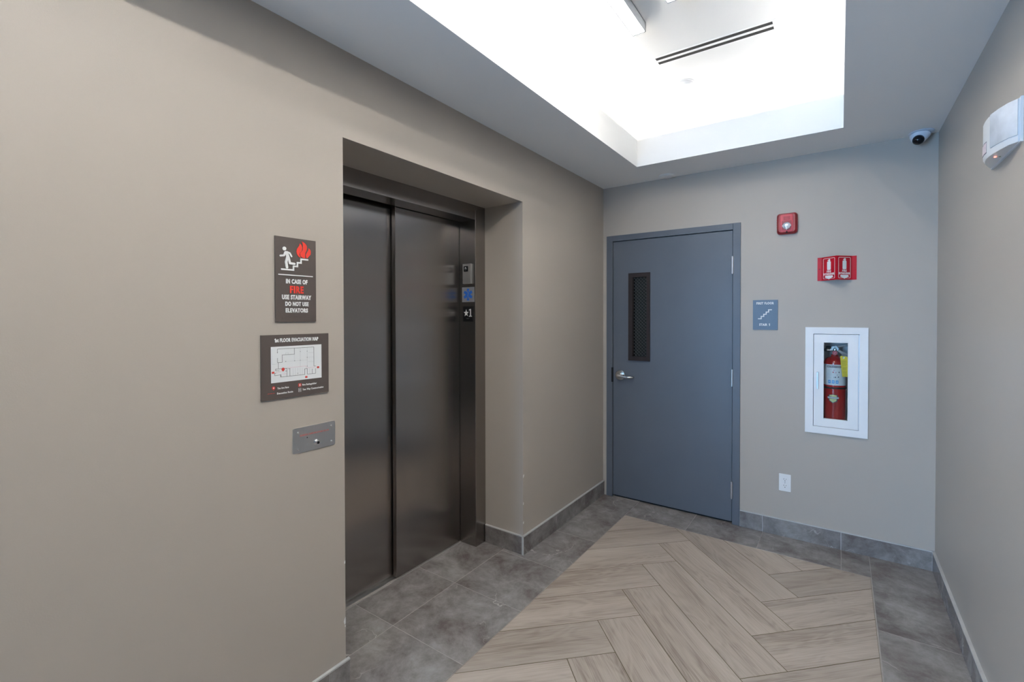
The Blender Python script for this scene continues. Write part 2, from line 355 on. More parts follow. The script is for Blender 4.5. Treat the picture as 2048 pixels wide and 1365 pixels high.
d3 = S('door_3', 'glazed entrance doors with dark metal frame', 'door', ((GX0+GX1)/2, gy, 0))
gxs = [GX0, GX0+0.9667, GX0+1.9333, GX1]
for k, x in enumerate(gxs):
    x0 = min(max(x-0.025, GX0), GX1-0.05); obj('frame_post', bx(x0, x0+0.05, gy-0.03, gy+0.03, 0, GZ), M['bronze'], d3)
for x0, x1 in zip(gxs, gxs[1:]):
    x0 += 0.025 if x0 > GX0 else 0.05; x1 -= 0.025 if x1 < GX1 else 0.05
    obj('frame_head', bx(x0, x1, gy-0.03, gy+0.03, GZ-0.06, GZ), M['bronze'], d3)
    obj('bottom_rail', bx(x0, x1, gy-0.03, gy+0.03, 0.01, 0.12), M['bronze'], d3)
    obj('glass_pane', bx(x0, x1, gy-0.003, gy+0.003, 0.12, GZ-0.06), M['pane'], d3)
# dark stairwell behind the stair door
bm = B(); box(bm, -1.9, -0.3, 5.0, 5.1, -0.01, 2.6); box(bm, -2.0, -1.9, Y2, 5.1, -0.01, 2.6); box(bm, -0.3, -0.2, Y2, 5.1, -0.01, 2.6); box(bm, -2.0, -0.2, Y2, 5.1, 2.6, 2.7); box(bm, -2.0, -0.2, Y2, 5.1, -0.11, -0.01)
SM(obj('wall_stairwell', bm, M['stairgrey']), 'unlit grey stairwell seen through the door window', 'wall')

# ---- ceiling: soffit, cove lip, tray
ce = S('ceiling', 'white ceiling with a raised lit tray', 'ceiling', (0, 1, ZC))
CW, LT = 0.16, 0.03                               # cove width, lip thickness
bm = B()
Y1 = Y2; h = (ZC, ZC+0.02)
box(bm, LX0-0.2, LX1+0.2, YR-0.2, TY0-LT, *h); box(bm, LX0-0.2, TX0-LT, TY0-LT, LYL+0.2, *h); box(bm, -2.40, TX0-LT, LYL+0.2, Y1, *h)
box(bm, TX1+LT, LX1+0.2, TY0-LT, LYR+0.2, *h); box(bm, TX1+LT, XR+0.2, LYR+0.2, Y1, *h); box(bm, TX0-LT, TX1+LT, TY1+LT, Y1, *h)
obj('soffit', bm, M['ceil'], ce)
onC = lambda u, v, d: (u, v, d)
obj('tray_lip', frame(B(), rect(TX0-LT, TX1+LT, TY0-LT, TY1+LT), rect(TX0, TX1, TY0, TY1), onC, ZC, ZL), M['ceil'], ce)
bm = B(); box(bm, TX0-LT-CW-0.05, TX1+LT+CW+0.05, TY0-LT-CW-0.05, TY1+LT+CW+0.05, ZT, ZT+0.05)
frame(bm, rect(TX0-LT-CW-0.05, TX1+LT+CW+0.05, TY0-LT-CW-0.05, TY1+LT+CW+0.05), rect(TX0-LT-CW, TX1+LT+CW, TY0-LT-CW, TY1+LT+CW), onC, ZC+0.02, ZT)
obj('tray_ceiling', bm, M['ceil'], ce)
zs = ZL-0.022
for nm, lab, b6 in (('led', 'cove light strip hidden behind the tray lip on the elevator side', (TX0-LT-0.07, TX0-LT-0.045, TY0, TY1, zs, zs+0.012)),
               ('led', 'cove light strip hidden behind the tray lip on the emergency light side', (TX1+LT+0.045, TX1+LT+0.07, TY0, TY1, zs, zs+0.012)),
               ('led', 'cove light strip hidden behind the tray lip above the stair door', (TX0, TX1, TY1+LT+0.045, TY1+LT+0.07, zs, zs+0.012)),
               ('led', 'cove light strip hidden behind the tray lip toward the entrance', (TX0, TX1, TY0-LT-0.07, TY0-LT-0.045, zs, zs+0.012))):
    x0, x1, y0, y1, z0, z1 = b6
    t = thing('cove_light', lab, 'light', ((x0+x1)/2, (y0+y1)/2, ZC+0.02), 'hidden cove lights')
    obj('channel', bx(x0, x1, y0, y1, ZC+0.02, z0), M['fixture'], t)
    obj('led_strip', bx(x0+0.003, x1-0.003, y0+0.01, y1-0.01, z0, z1), M['cove'], t)

# ---- floor
bm = B(); box(bm, LX0-0.2, LX1+0.2, YR-0.2, LYL+0.2, -0.06, -0.0009); box(bm, -2.40, LX1+0.2, LYL+0.2, LYR+0.2, -0.06, -0.0009); box(bm, -2.40, XR+0.2, LYR+0.2, Y2, -0.06, -0.0009)
fl = SM(obj('floor', bm, M['grout']), 'grey marble tile border around a herringbone of pale oak planks', 'floor')
HX0, HX1, HY1 = -1.318, 0.152, 3.352
obj('grout_bed', bx(HX0+0.001, HX1-0.001, YR, HY1-0.001, -0.004, -0.0007), M['dgrout'], fl)
G2 = 0.0015
def piece(name, poly, material, parent, rot=0.0, z0=-0.009, z1=0.0):
    """flat piece with eased edges; its own axes follow the piece so that the grain does too"""
    cx = sum(q[0] for q in poly)/len(poly); cy = sum(q[1] for q in poly)/len(poly)
    c, s = math.cos(-rot), math.sin(-rot)
    loc = [((x-cx)*c-(y-cy)*s, (x-cx)*s+(y-cy)*c) for x, y in poly]
    n = len(loc); bm = B()
    def inset(k):
        out = []
        for i in range(n):
            p0, p1, p2 = Vector(loc[i-1]), Vector(loc[i]), Vector(loc[(i+1) % n])
            e1 = (p1-p0).normalized(); e2 = (p2-p1).normalized()
            n1 = Vector((-e1.y, e1.x)); n2 = Vector((-e2.y, e2.x)); bis = n1+n2; bis /= max(0.25, bis.dot(n1))
            out.append(p1 + bis*k)
        return out
    lo = [bm.verts.new((q.x, q.y, z0)) for q in inset(0)]; mid = [bm.verts.new((q.x, q.y, z1-0.0008)) for q in inset(0)]; hi = [bm.verts.new((q.x, q.y, z1)) for q in inset(0.0008)]
    for A, C in ((lo, mid), (mid, hi)):
        for i in range(n): bm.faces.new((A[i], A[(i+1)%n], C[(i+1)%n], C[i]))
    bm.faces.new(hi)
    me = bpy.data.meshes.new(name); bm.to_mesh(me); bm.free(); me.materials.append(material)
    o = bpy.data.objects.new(name, me); COL.objects.link(o); o.parent = parent
    o.location = Vector((cx, cy, 0)) - WL[parent]; o.rotation_euler = (0, 0, rot); WL[o] = Vector((cx, cy, 0))
    return o
def rpoly(x0, x1, y0, y1): return [(x0+G2, y0+G2), (x1-G2, y0+G2), (x1-G2, y1-G2), (x0+G2, y1-G2)]
def tile(x0, x1, y0, y1): return piece('floor_tile', rpoly(x0, x1, y0, y1), M['tile'], fl, rot=random.choice((0, math.pi)))
ys = [3.65, 2.838, 2.394, 1.950, 1.505, 1.060, 0.616, 0.172, -0.272, -0.716, -1.160, -1.604, -2.048, -2.492, -2.936, -3.380, -3.824, YR]
for hi_, lo_ in zip(ys, ys[1:]): tile(-1.766, HX0, lo_, hi_)
for lo_, hi_ in ((1.06, 1.505), (1.505, 1.950), (1.950, 2.45)): tile(-2.0535, -1.766, lo_, hi_)
xs = [HX0, -0.878, -0.432, 0.014, HX1+0.004]
for x0, x1 in zip(xs, xs[1:]): tile(x0, x1, HY1, 3.70)
ys = [3.65, 2.812, 1.923, 1.034, 0.145, -0.744, -1.633, -2.522, -3.411, YR]
for hi_, lo_ in zip(ys, ys[1:]): tile(HX1+0.004, XR, lo_, hi_)
for x0, x1, y0, y1 in ((LX0, -1.766, YR, LYL), (XR, LX1, YR, LYR)):                    # large tiles of the lobby
    nx, ny = round((x1-x0)/0.889), round((y1-y0)/0.889)
    for i in range(nx):
        for j in range(ny): tile(x0+(x1-x0)*i/nx, x0+(x1-x0)*(i+1)/nx, y0+(y1-y0)*j/ny, y0+(y1-y0)*(j+1)/ny)
# herringbone: 45 degrees, three columns of planks clipped by the tile border
def clip(poly, x0, x1, y0, y1):
    def half(pp, ins, cut):
        out = []
        for i in range(len(pp)):
            A, C = pp[i-1], pp[i]
            if ins(C):
                if not ins(A): out.append(cut(A, C))
                out.append(C)
            elif ins(A): out.append(cut(A, C))
        return out
    def cx_(k): return lambda A, C: (k, A[1]+(C[1]-A[1])*(k-A[0])/(C[0]-A[0]))
    def cy_(k): return lambda A, C: (A[0]+(C[0]-A[0])*(k-A[1])/(C[1]-A[1]), k)
    for ins, cut in ((lambda q: q[0] > x0, cx_(x0)), (lambda q: q[0] < x1, cx_(x1)), (lambda q: q[1] > y0, cy_(y0)), (lambda q: q[1] < y1, cy_(y1))):
        poly = half(poly, ins, cut)
        if len(poly) < 3: return []
    return poly
def area(q): return 0.5*sum(q[i-1][0]*q[i][1]-q[i][0]*q[i-1][1] for i in range(len(q)))
WQ, LQ = 0.158, 0.640                             # plank width and length over root two
g = 0.0016
def plank(P, su, sv, rot):
    """corner P, long side along su, short side along sv (vectors already over root two)"""
    P = Vector(P); a_ = Vector(su); b_ = Vector(sv); ea, eb = a_.normalized()*g, b_.normalized()*g
    poly = [P+ea+eb, P+a_-ea+eb, P+a_+b_-ea-eb, P+b_+ea-eb]
    poly = clip([(q.x, q.y) for q in poly], HX0+0.002, HX1-0.002, YR+0.01, HY1-0.0015)
    if len(poly) >= 3 and abs(area(poly)) > 2e-4:
        if area(poly) < 0: poly = poly[::-1]
        piece('oak_plank', poly, M['oak'], fl, rot=rot)
for k in range(-24, 5):
    P = (-0.970, 2.743+2*WQ*k)
    plank(P, (LQ, -LQ), (WQ, WQ), math.radians(-45))                                   # middle column
    plank((P[0]+WQ-LQ, P[1]+WQ-LQ), (LQ, LQ), (-WQ, WQ), math.radians(45))             # elevator side
    plank((P[0]+LQ, P[1]-LQ), (LQ, LQ), (WQ, -WQ), math.radians(45))                   # emergency light side

# ---- baseboards (cut tiles with a pale edge strip on top)
BT, BH = 0.012, 0.112
def base_run(name, lab, axis, face, s, breaks, sign):
    """axis 'y': runs along y on a wall at x=face; axis 'x': along x on a wall at y=face. sign = into the room"""
    st = S(name, lab, 'baseboard', ((face, breaks[0], 0) if axis == 'y' else (breaks[0], face, 0)))
    f0, f1 = sorted((face, face+sign*BT)); e0, e1 = sorted((face, face+sign*(BT-0.002)))
    for a0, a1 in zip(breaks, breaks[1:]):
        q = (f0, f1, a0+0.0015, a1-0.0015, 0.001, BH) if axis == 'y' else (a0+0.0015, a1-0.0015, f0, f1, 0.001, BH)
        o = obj('base_tile', bx(*q), M['tile'], None, origin=((q[0]+q[1])/2, (q[2]+q[3])/2, 0)); o.location = WL[o]-WL[st]; o.parent = st; WL[o] = WL[o]
    a0, a1 = breaks[0], breaks[-1]
    q = (e0, e1, a0, a1) if axis == 'y' else (a0, a1, e0, e1)
    obj('grout_line', bx(*q, 0, BH-0.001), M['caulk'], st)
    f0, f1 = sorted((face, face+sign*(BT+0.001)))
    q = (f0, f1, a0, a1) if axis == 'y' else (a0, a1, f0, f1)
    obj('edge_strip', bx(*q, BH, BH+0.006), M['caulk'], st)
    return st
bl = base_run('baseboard_left', 'grey marble baseboard tiles between elevator and stair door', 'y', XL, 0, [OY1-BT-0.002, 2.847, 3.290, YB-0.001], 1)
obj('corner_strip', bx(XL+BT-0.004, XL+BT+0.001, OY1-BT-0.003, OY1-BT+0.003, 0, BH+0.006), M['caulk'], bl)
base_run('baseboard_recess', 'short grey marble baseboard inside the elevator recess', 'x', OY1, 0, [FX+0.004, XL+BT-0.003], -1)
base_run('baseboard_front', 'grey marble baseboard tiles below the evacuation map', 'y', XL, 0, [LYL+0.01, 0.174, 0.618, 1.062, OY0+BT], 1)
base_run('baseboard_back', 'grey marble baseboard tiles below the fire extinguisher cabinet', 'x', YB, 0, [-0.577, -0.433, 0.013, XR-BT], -1)
base_run('baseboard_right', 'grey marble baseboard tiles below the emergency light', 'y', XR, 0, [LYR+0.01, 1.490, 1.934, 2.378, 2.823, 3.267, YB-0.001], -1)

# ---- elevator entrance
d1 = S('door_1', 'dark brushed steel elevator doors in a recessed steel frame', 'elevator', (FX, (OY0+OY1)/2, 0))
obj('jamb', bx(-2.060, FX, YJ, OY1, 0, OZ), M['steel'], d1, bevel=0.003)
obj('jamb', bx(-2.060, FX, OY0, 1.260, 0, OZ), M['steel'], d1, bevel=0.0015)
obj('header', bx(-2.050, FX+0.0005, 1.260, YJ, 2.122, OZ), M['steel'], d1, bevel=0.0015)
obj('door_panel', bx(-2.092, -2.061, 1.786, YJ+0.03, 0.006, 2.18), M['steel'], d1, bevel=0.002)
obj('door_panel', bx(-2.130, -2.100, 1.235, 1.800, 0.008, 2.18), M['steel'], d1, bevel=0.002)
bm = B(); box(bm, -2.19, -2.0545, 1.235, YJ+0.03, -0.05, -0.012)
for x0, x1 in ((-2.0575, -2.0545), (-2.0985, -2.0740), (-2.1400, -2.1330)): box(bm, x0, x1, 1.235, YJ+0.03, -0.012, 0.0)
obj('sill', bm, M['alu'], d1)

# ---- stair door
d2 = S('door_2', 'blue-grey painted steel stair door with narrow wired window', 'door', ((DX0+DX1)/2, YB, 0))
FO0, FO1, FZ = -1.5945, -0.5785, 2.163
FPY = YB-0.008                                    # frame stands a little proud of the wall
for x0, x1 in ((FO0, DX0-0.004), (DX1+0.004, FO1)):
    bm = B(); box(bm, x0, x1, FPY, YB+0.0, 0, FZ)
    xs_, xe_ = (DX0-0.020, DX0-0.004) if x0 == FO0 else (DX1+0.004, DX1+0.020)
    box(bm, xs_, xe_, YB, YB+0.14, 0, DZ+0.004)
    obj('frame_post', bm, M['blue'], d2, bevel=0.0015)
bm = B(); box(bm, DX0-0.004, DX1+0.004, FPY, YB, DZ+0.004, FZ); box(bm, DX0-0.004, DX1+0.004, YB, YB+0.14, DZ+0.004, DZ+0.020)
obj('frame_head', bm, M['blue'], d2, bevel=0.0015)
bm = B(); box(bm, DX0-0.004, DX0+0.012, YB+0.056, YB+0.075, 0, DZ); box(bm, DX1-0.012, DX1+0.004, YB+0.056, YB+0.075, 0, DZ); box(bm, DX0, DX1, YB+0.056, YB+0.075, DZ-0.012, DZ+0.004)
obj('shade_dark_stop', bm, M['gap'], d2)  # near-black colour paints the shadow in the gap around the leaf
VX0, VX1, VZ0, VZ1 = -1.385, -1.243, 1.158, 1.830
LY0, LY1 = YB+0.004, YB+0.048
bm = B()
box(bm, DX0, VX0, LY0, LY1, 0.016, DZ); box(bm, VX1, DX1, LY0, LY1, 0.016, DZ); box(bm, VX0, VX1, LY0, LY1, 0.016, VZ0); box(bm, VX0, VX1, LY0, LY1, VZ1, DZ)
leaf = obj('door_leaf', bm, M['blue'], d2)
obj('under_door_shade', bx(DX0, DX1, LY0+0.022, LY1, 0.0, 0.016), M['gap'], d2)  # black filler painting the shade in the gap below the leaf
bm = frame(B(), rect(-1.405, -1.230, 1.141, 1.847), rect(-1.371, -1.2545, 1.174, 1.813), onB, -0.004, 0.010)
frame(bm, rect(VX0, VX1, VZ0, VZ1), rect(-1.371, -1.2545, 1.174, 1.813), onB, -0.045, -0.004)
obj('window_frame', bm, M['bronze'], leaf)
obj('glass_pane', bx(-1.372, -1.2535, YB+0.023, YB+0.027, 1.173, 1.814), M['wpane'], leaf)
bm = B(); wx0, wx1, wz0, wz1 = -1.370, -1.2555, 1.175, 1.812
def wires(sl, wd):
    zc_ = wz0 - (wx1-wx0)
    while zc_ < wz1 + (wx1-wx0):
        pts = []
        A = (wx0, zc_ if sl > 0 else zc_+(wx1-wx0)); C = (wx1, zc_+(wx1-wx0) if sl > 0 else zc_)
        t0, t1 = 0.0, 1.0; dz = C[1]-A[1]
        ta, tb = (wz0-A[1])/dz, (wz1-A[1])/dz
        t0 = max(t0, min(ta, tb)); t1 = min(t1, max(ta, tb))
        if t1-t0 > 0.02: stroke(bm, [(A[0]+(C[0]-A[0])*t, A[1]+dz*t) for t in (t0, t1)], wd, onB, -0.0225, -0.0215, mitre=False)
        zc_ += 0.0265
wires(-1, 0.0013); wires(1, 0.0008)
obj('wire_mesh', bm, M['wire'], leaf, kind='stuff')
hc = (-1.477, LY0, 1.014)
lv = obj('lever_handle', lathe(B(), [(0.001,0),(0.043,0),(0.043,0.004),(0.039,0.009),(0.020,0.011),(0.014,0.014),(0.014,0.050),(0.001,0.052)], hc, '-Y', 32), M['satin'], leaf, smooth=True)
bm = B(); yy = LY0-0.048
pts = [(-1.480, yy, 1.014), (-1.455, yy-0.002, 1.013), (-1.430, yy-0.001, 1.008), (-1.400, yy, 1.006), (-1.372, yy+0.003, 1.006), (-1.362, yy+0.012, 1.006), (-1.361, yy+0.030, 1.006)]
tube(bm, pts, [0.014, 0.0135, 0.011, 0.010, 0.010, 0.0095, 0.008], 12)
obj('lever', bm, M['satin'], leaf, smooth=True)
obj('key_cylinder', lathe(B(), [(0.001,0.052),(0.009,0.052),(0.009,0.057),(0.001,0.057)], hc, '-Y', 20), M['satin'], leaf, smooth=True)
obj('latch_plate', bx(DX0-0.012, DX0-0.001, FPY-0.0015, YB+0.02, 0.955, 1.075), M['gap'], d2)
for z0, z1 in ((1.800, 1.928), (0.993, 1.117), (0.184, 0.311)):
    bm = lathe(B(), [(0.001,0),(0.0075,0.001),(0.0075,z1-z0-0.001),(0.001,z1-z0)], (DX1+0.002, FPY-0.005, z0), 'Z', 16)
    for zz in (0.2, 0.4, 0.6, 0.8): lathe(bm, [(0.0065,-0.0006),(0.0079,-0.0006),(0.0079,0.0006),(0.0065,0.0006)], (DX1+0.002, FPY-0.005, z0+(z1-z0)*zz), 'Z', 16)
    box(bm, DX1-0.006, DX1+0.010, FPY-0.002, FPY+0.010, z0+0.002, z1-0.002)
    obj('hinge', bm, M['steel2'], leaf, smooth=True)

# ================================================================== CEILING THINGS
def linear(label, x0, x1, y0, y1, dm='short'):
    t = thing('linear_light', label, 'light', ((x0+x1)/2, (y0+y1)/2, ZT), 'linear ceiling lights')
    zb = ZT-0.048
    bm = B(); box(bm, x0, x0+0.003, y0, y1, zb, ZT); box(bm, x1-0.003, x1, y0, y1, zb, ZT); box(bm, x0, x1, y0, y0+0.005, zb, ZT); box(bm, x0, x1, y1-0.008, y1, zb, ZT); box(bm, x0, x1, y0, y1, ZT-0.004, ZT)
    obj('housing', bm, M['fixture'], t)
    obj('diffuser', bx(x0+0.003, x1-0.003, y0+0.005, y1-0.008, zb+0.002, zb+0.010), M[dm], t)
linear('slim linear ceiling light nearest the slot air diffuser', -0.886, -0.820, 1.750, 2.360)
linear('slim linear ceiling light on the emergency light side of the tray', -0.664, -0.598, 1.597, 2.207)
linear('long unseen linear light added toward the entrance end of the tray', -0.330, -0.264, -0.75, 1.00, 'linear')  # unseen fixture, added to throw light on the walls
t = thing('slot_diffuser', 'white slot air diffuser with two dark slots in the tray ceiling', 'vent', (-0.59, 2.76, ZT))
sx0, sx1, sy0, sy1 = -0.905, -0.274, 2.705, 2.812
obj('vent_frame', frame(B(), rect(sx0, sx1, sy0, sy1), rect(sx0+0.016, sx1-0.016, sy0+0.014, sy1-0.014), onC, ZT-0.0016, ZT), M['enamel'], t)
obj('centre_bar', bx(sx0+0.016, sx1-0.016, 2.7475, 2.7690, ZT-0.0016, ZT), M['enamel'], t)
for y0, y1 in ((sy0+0.014, 2.7475), (2.7690, sy1-0.014)): obj('slot', bx(sx0+0.016, sx1-0.016, y0, y1, ZT-0.0010, ZT), M['gap'], t)
t = thing('smoke_detector', 'small white round smoke detector on the tray ceiling', 'detector', (-0.822, 3.113, ZT))
obj('base_plate', lathe(B(), [(0.001,0),(0.056,0),(0.056,0.006),(0.052,0.008),(0.001,0.008)], (-0.822,3.113,ZT), '-Z', 32), M['plastic'], t, smooth=True)
obj('sensor_head', lathe(B(), [(0.001,0.008),(0.048,0.008),(0.048,0.016),(0.040,0.026),(0.020,0.030),(0.001,0.031)], (-0.822,3.113,ZT), '-Z', 32), M['plastic'], t, smooth=True)
t = thing('sprinkler_cover', 'flat white sprinkler cover plate on the soffit above the stair door', 'sprinkler', (-1.078, 3.585, ZC))
obj('cover_ring', lathe(B(), [(0.001,0),(0.060,0),(0.060,0.003),(0.054,0.006),(0.001,0.006)], (-1.078,3.585,ZC), '-Z', 36), M['plastic'], t, smooth=True)
obj('cover_disc', lathe(B(), [(0.001,0.006),(0.047,0.006),(0.047,0.009),(0.044,0.010),(0.001,0.010)], (-1.078,3.585,ZC), '-Z', 36), M['plastic'], t, smooth=True)
# security camera
cc = Vector((0.382, 3.590, ZC)); cl = Vector((0.363, 3.553, 2.512))
t = thing('security_camera', 'pale dome security camera with black lens in the ceiling corner', 'camera', cc)
bm = B(); rings = []
for s, rad in ((0, 0.055), (0.06, 0.058), (0.14, 0.058), (0.22, 0.042), (0.5, 0.047), (0.8, 0.037), (0.93, 0.030)):
    c = cc.lerp(cl, s); nrm = Vector((0,0,-1)).lerp((Vector((0,0,1.5))-cl).normalized()*0.65+Vector((0,0,-1))*0.35, max(0, s-0.14)/0.86).normalized()
    uu = nrm.cross(Vector((0,1,0))).normalized(); vv = nrm.cross(uu)
    rings.append([c+uu*rad*math.cos(2*math.pi*i/32)+vv*rad*math.sin(2*math.pi*i/32) for i in range(32)])
loft(bm, rings); hs = obj('housing', bm, M['camera'], t, smooth=True)
bm = B(); bmesh.ops.create_uvsphere(bm, u_segments=28, v_segments=18, radius=0.0275, matrix=Matrix.Translation(cl + (Vector((0,0,1.5))-cl).normalized()*0.005))
obj('lens_dome', bm, M['dome'], t, smooth=True)

# ================================================================== LEFT WALL SIGNS
t = thing('fire_stairway_sign', 'brown sign with running figure, red flames and IN CASE OF FIRE wording', 'sign', (XL, 0.9415, 1.482))
T0, T1 = 0.006, 0.0078
obj('panel', prism(B(), rect(0.864, 1.019, 1.482, 1.785), onL, 0, T0), M['signbrown'], t)
bm = B()
prism(bm, ring(0.897, 1.743, 0.0068, n=24), onL, T0, T1)
for pts, wd in (([(0.900,1.7305),(0.8955,1.7185),(0.8825,1.7165)],0.0065), ([(0.906,1.732),(0.9165,1.7285),(0.9228,1.7175)],0.0062), ([(0.9075,1.713),(0.9030,1.696),(0.906,1.677)],0.0090), ([(0.9125,1.712),(0.9170,1.6925),(0.934,1.6918)],0.0080)):
    stroke(bm, pts, wd, onL, T0, T1, caps=True)
prism(bm, [(0.8975,1.7305),(0.9015,1.735),(0.9065,1.7345),(0.9115,1.728),(0.9165,1.713),(0.911,1.707),(0.904,1.710),(0.9025,1.720)], onL, T0, T1)
obj('running_figure', bm, M['white'], t)
obj('stair_symbol', stroke(B(), [(0.887,1.669),(0.930,1.669),(0.930,1.683),(0.945,1.683),(0.945,1.697),(0.959,1.697),(0.959,1.711),(0.985,1.711)], 0.0055, onL, T0, T1), M['white'], t)
FL = ([(0.955,1.768),(0.953,1.760),(0.944,1.747),(0.942,1.738),(0.944,1.728),(0.950,1.720),(0.959,1.716),(0.9545,1.722),(0.9525,1.728),(0.9545,1.7345),(0.961,1.740),(0.963,1.745),(0.964,1.754),(0.961,1.763)],
      [(0.962,1.777),(0.970,1.774),(0.977,1.769),(0.982,1.762),(0.983,1.753),(0.980,1.743),(0.976,1.735),(0.975,1.725),(0.976,1.716),(0.969,1.716),(0.962,1.719),(0.957,1.724),(0.9555,1.7335),(0.961,1.739),(0.9655,1.744),(0.967,1.752),(0.967,1.762),(0.965,1.771)],
      [(0.989,1.755),(0.996,1.749),(0.998,1.741),(0.997,1.732),(0.991,1.725),(0.983,1.716),(0.9795,1.720),(0.9785,1.729),(0.981,1.735),(0.986,1.743),(0.989,1.749)])
def ngon_prism(bm, pts, fn, d0, d1):
    prism(bm, pts, fn, d0, d1)
    return bm
for q in FL: obj('flame', ngon_prism(B(), q, onL, T0, T1), M['flame'], t)
obj('rule_line', stroke(B(), [(0.876,1.650),(1.004,1.650)], 0.0034, onL, T0, T1), M['white'], t)
for s, u0, u1, v0, v1, mm in (('IN CASE OF',0.902,0.984,1.619,1.636,'white'), ('FIRE',0.9165,0.9685,1.585,1.6115,'flame'), ('USE STAIRWAY',0.887,0.9985,1.562,1.579,'white'), ('DO NOT USE',0.899,0.988,1.5385,1.5545,'white'), ('ELEVATORS',0.900,0.985,1.515,1.531,'white')):
    obj('lettering', text(B(), s, u0, u1, v0, v1, onL, T0, T1, 0.042), M[mm], t, label='red raised word' if mm == 'flame' else None)
bm = B()
for row, (v, n0) in enumerate(((1.503, 0.905), (1.492, 0.887))):
    u = n0
    while u < 1.0-(n0-0.885):
        for du, dv in ((0,0),(0.002,0),(0,0.002),(0.002,0.004),(0,0.004)):
            if random.random() < 0.55: prism(bm, ring(u+du, v+dv, 0.0006, n=6), onL, T0, T0+0.0006)
        u += 0.0055
obj('braille', bm, M['signbrown'], t, kind='stuff')

t = thing('evacuation_map_sign', 'brown framed evacuation map with white floor plan below the fire stairway sign', 'sign', (XL, 0.941, 1.2095))
obj('panel', prism(B(), rect(0.8125, 1.070, 1.2095, 1.436), onL, 0, T0), M['signbrown'], t)
TM = T0+0.0006
mp = obj('map_sheet', prism(B(), rect(0.846, 1.0395, 1.2675, 1.3945), onL, T0, TM), M['paper'], t)
K0, K1 = TM, TM+0.0003
bm = B()
for q in ([(0.869,1.372),(0.869,1.386),(1.008,1.386),(1.008,1.314),(1.015,1.3135)], [(0.869,1.354),(0.869,1.338),(0.886,1.338),(0.886,1.364),(0.9315,1.364),(0.9315,1.386)], [(0.872,1.338),(0.872,1.317)],
          [(0.862,1.310),(0.862,1.316),(0.904,1.315)], [(0.862,1.310),(0.875,1.309)], [(0.898,1.306),(0.903,1.306)], [(0.903,1.315),(0.903,1.286)], [(0.859,1.302),(0.859,1.293),(0.880,1.294),(0.880,1.286),(0.902,1.286),(0.971,1.286)],
          [(0.859,1.300),(0.865,1.303)], [(0.908,1.313),(0.915,1.313)], [(0.914,1.313),(0.914,1.287)], [(0.971,1.286),(0.971,1.307),(0.981,1.307),(0.981,1.286)], [(0.981,1.286),(1.0145,1.286),(1.0145,1.304)], [(1.001,1.304),(1.001,1.286)], [(0.881,1.295),(0.881,1.286)]):
    stroke(bm, q, 0.0011, onL, K0, K1)
for u, v in ((0.954,1.372),(0.981,1.372),(0.981,1.349),(0.954,1.340),(0.932,1.340),(0.899,1.340),(0.981,1.316),(0.944,1.293),(0.869,1.374)): prism(bm, rect(u-0.0011, u+0.0011, v-0.0014, v+0.0014), onL, K0, K1)
obj('plan_walls', bm, M['ink'], mp)
bm = B()
for q in ([(0.9315,1.364),(0.9315,1.341)], [(0.954,1.385),(0.954,1.317)], [(0.981,1.384),(0.981,1.310)], [(0.894,1.340),(0.933,1.340),(0.981,1.339)], [(0.944,1.313),(0.944,1.286)], [(0.926,1.313),(0.926,1.287)], [(0.9615,1.312),(0.9615,1.287)], [(0.991,1.307),(0.991,1.286)],
          [(0.984,1.366),(1.007,1.365)], [(0.984,1.349),(1.007,1.349)], [(0.984,1.333),(1.007,1.332)], [(0.899,1.364),(0.899,1.371),(0.908,1.371),(0.908,1.364)], [(0.849,1.386),(0.849,1.333),(0.869,1.333)], [(0.935,1.313),(0.935,1.287)], [(0.953,1.313),(0.953,1.287)]):
    stroke(bm, q, 0.0007, onL, K0, K1)
obj('plan_grid', bm, M['greyink'], mp, kind='stuff')
bm = B()
for q in ([(0.886,1.307),(0.882,1.306),(0.862,1.302)], [(0.888,1.296),(0.902,1.296)], [(0.905,1.317),(0.976,1.317),(0.978,1.310),(1.012,1.310)]): stroke(bm, q, 0.0008, onL, K0, K1+0.0001)
obj('escape_route', bm, M['pink'], mp)
for u, v in ((0.853,1.304),(1.025,1.308),(0.977,1.276)): obj('exit_mark', prism(B(), rect(u-0.0045, u+0.0045, v-0.0035, v+0.0035), onL, K0, K1), M['redink'], mp)
pin = lambda u, v, k: [(u+0.0058*k*math.cos(math.radians(q)), v+0.0058*k*math.sin(math.radians(q))) for q in range(-30, 211, 20)] + [(u, v-0.0085*k)]
obj('location_pin', prism(B(), pin(0.889, 1.313, 1.0), onL, K0, K1+0.0002), M['redink'], mp)
obj('lettering', text(one(B(), 0.8590, 0.8635, 1.4095, 1.4232, onL, T0, T1), 'st FLOOR EVACUATION MAP', 0.8645, 1.0260, 1.4095, 1.4235, onL, T0, T1, 0.042), M['white'], t)
for s, u0, u1, v0, v1 in (('You Are Here',0.868,0.910,1.2435,1.2505), ('Evacuation Route',0.867,0.9255,1.2255,1.2325), ('Fire Extinguisher',0.961,1.019,1.2435,1.2520), ('Two Way Communication',0.962,1.047,1.2255,1.2345)):
    obj('lettering', text(B(), s, u0, u1, v0, v1, onL, T0, TM, 0.034), M['white'], t)
obj('legend_pin', prism(B(), pin(0.8545, 1.250, 1.0), onL, T0, TM), M['redink'], t)
obj('legend_pin_dot', prism(B(), ring(0.8545, 1.250, 0.0022, n=12), onL, TM, TM+0.0002), M['white'], t)
for u0, u1 in ((0.8335,0.8405),(0.8425,0.8495),(0.8515,0.8585)): obj('legend_dash', prism(B(), rect(u0, u1, 1.2308, 1.2322), onL, T0, TM), M['redink'], t)
obj('legend_extinguisher', prism(B(), rect(0.9460, 0.9570, 1.2435, 1.2550), onL, T0, TM), M['redink'], t)
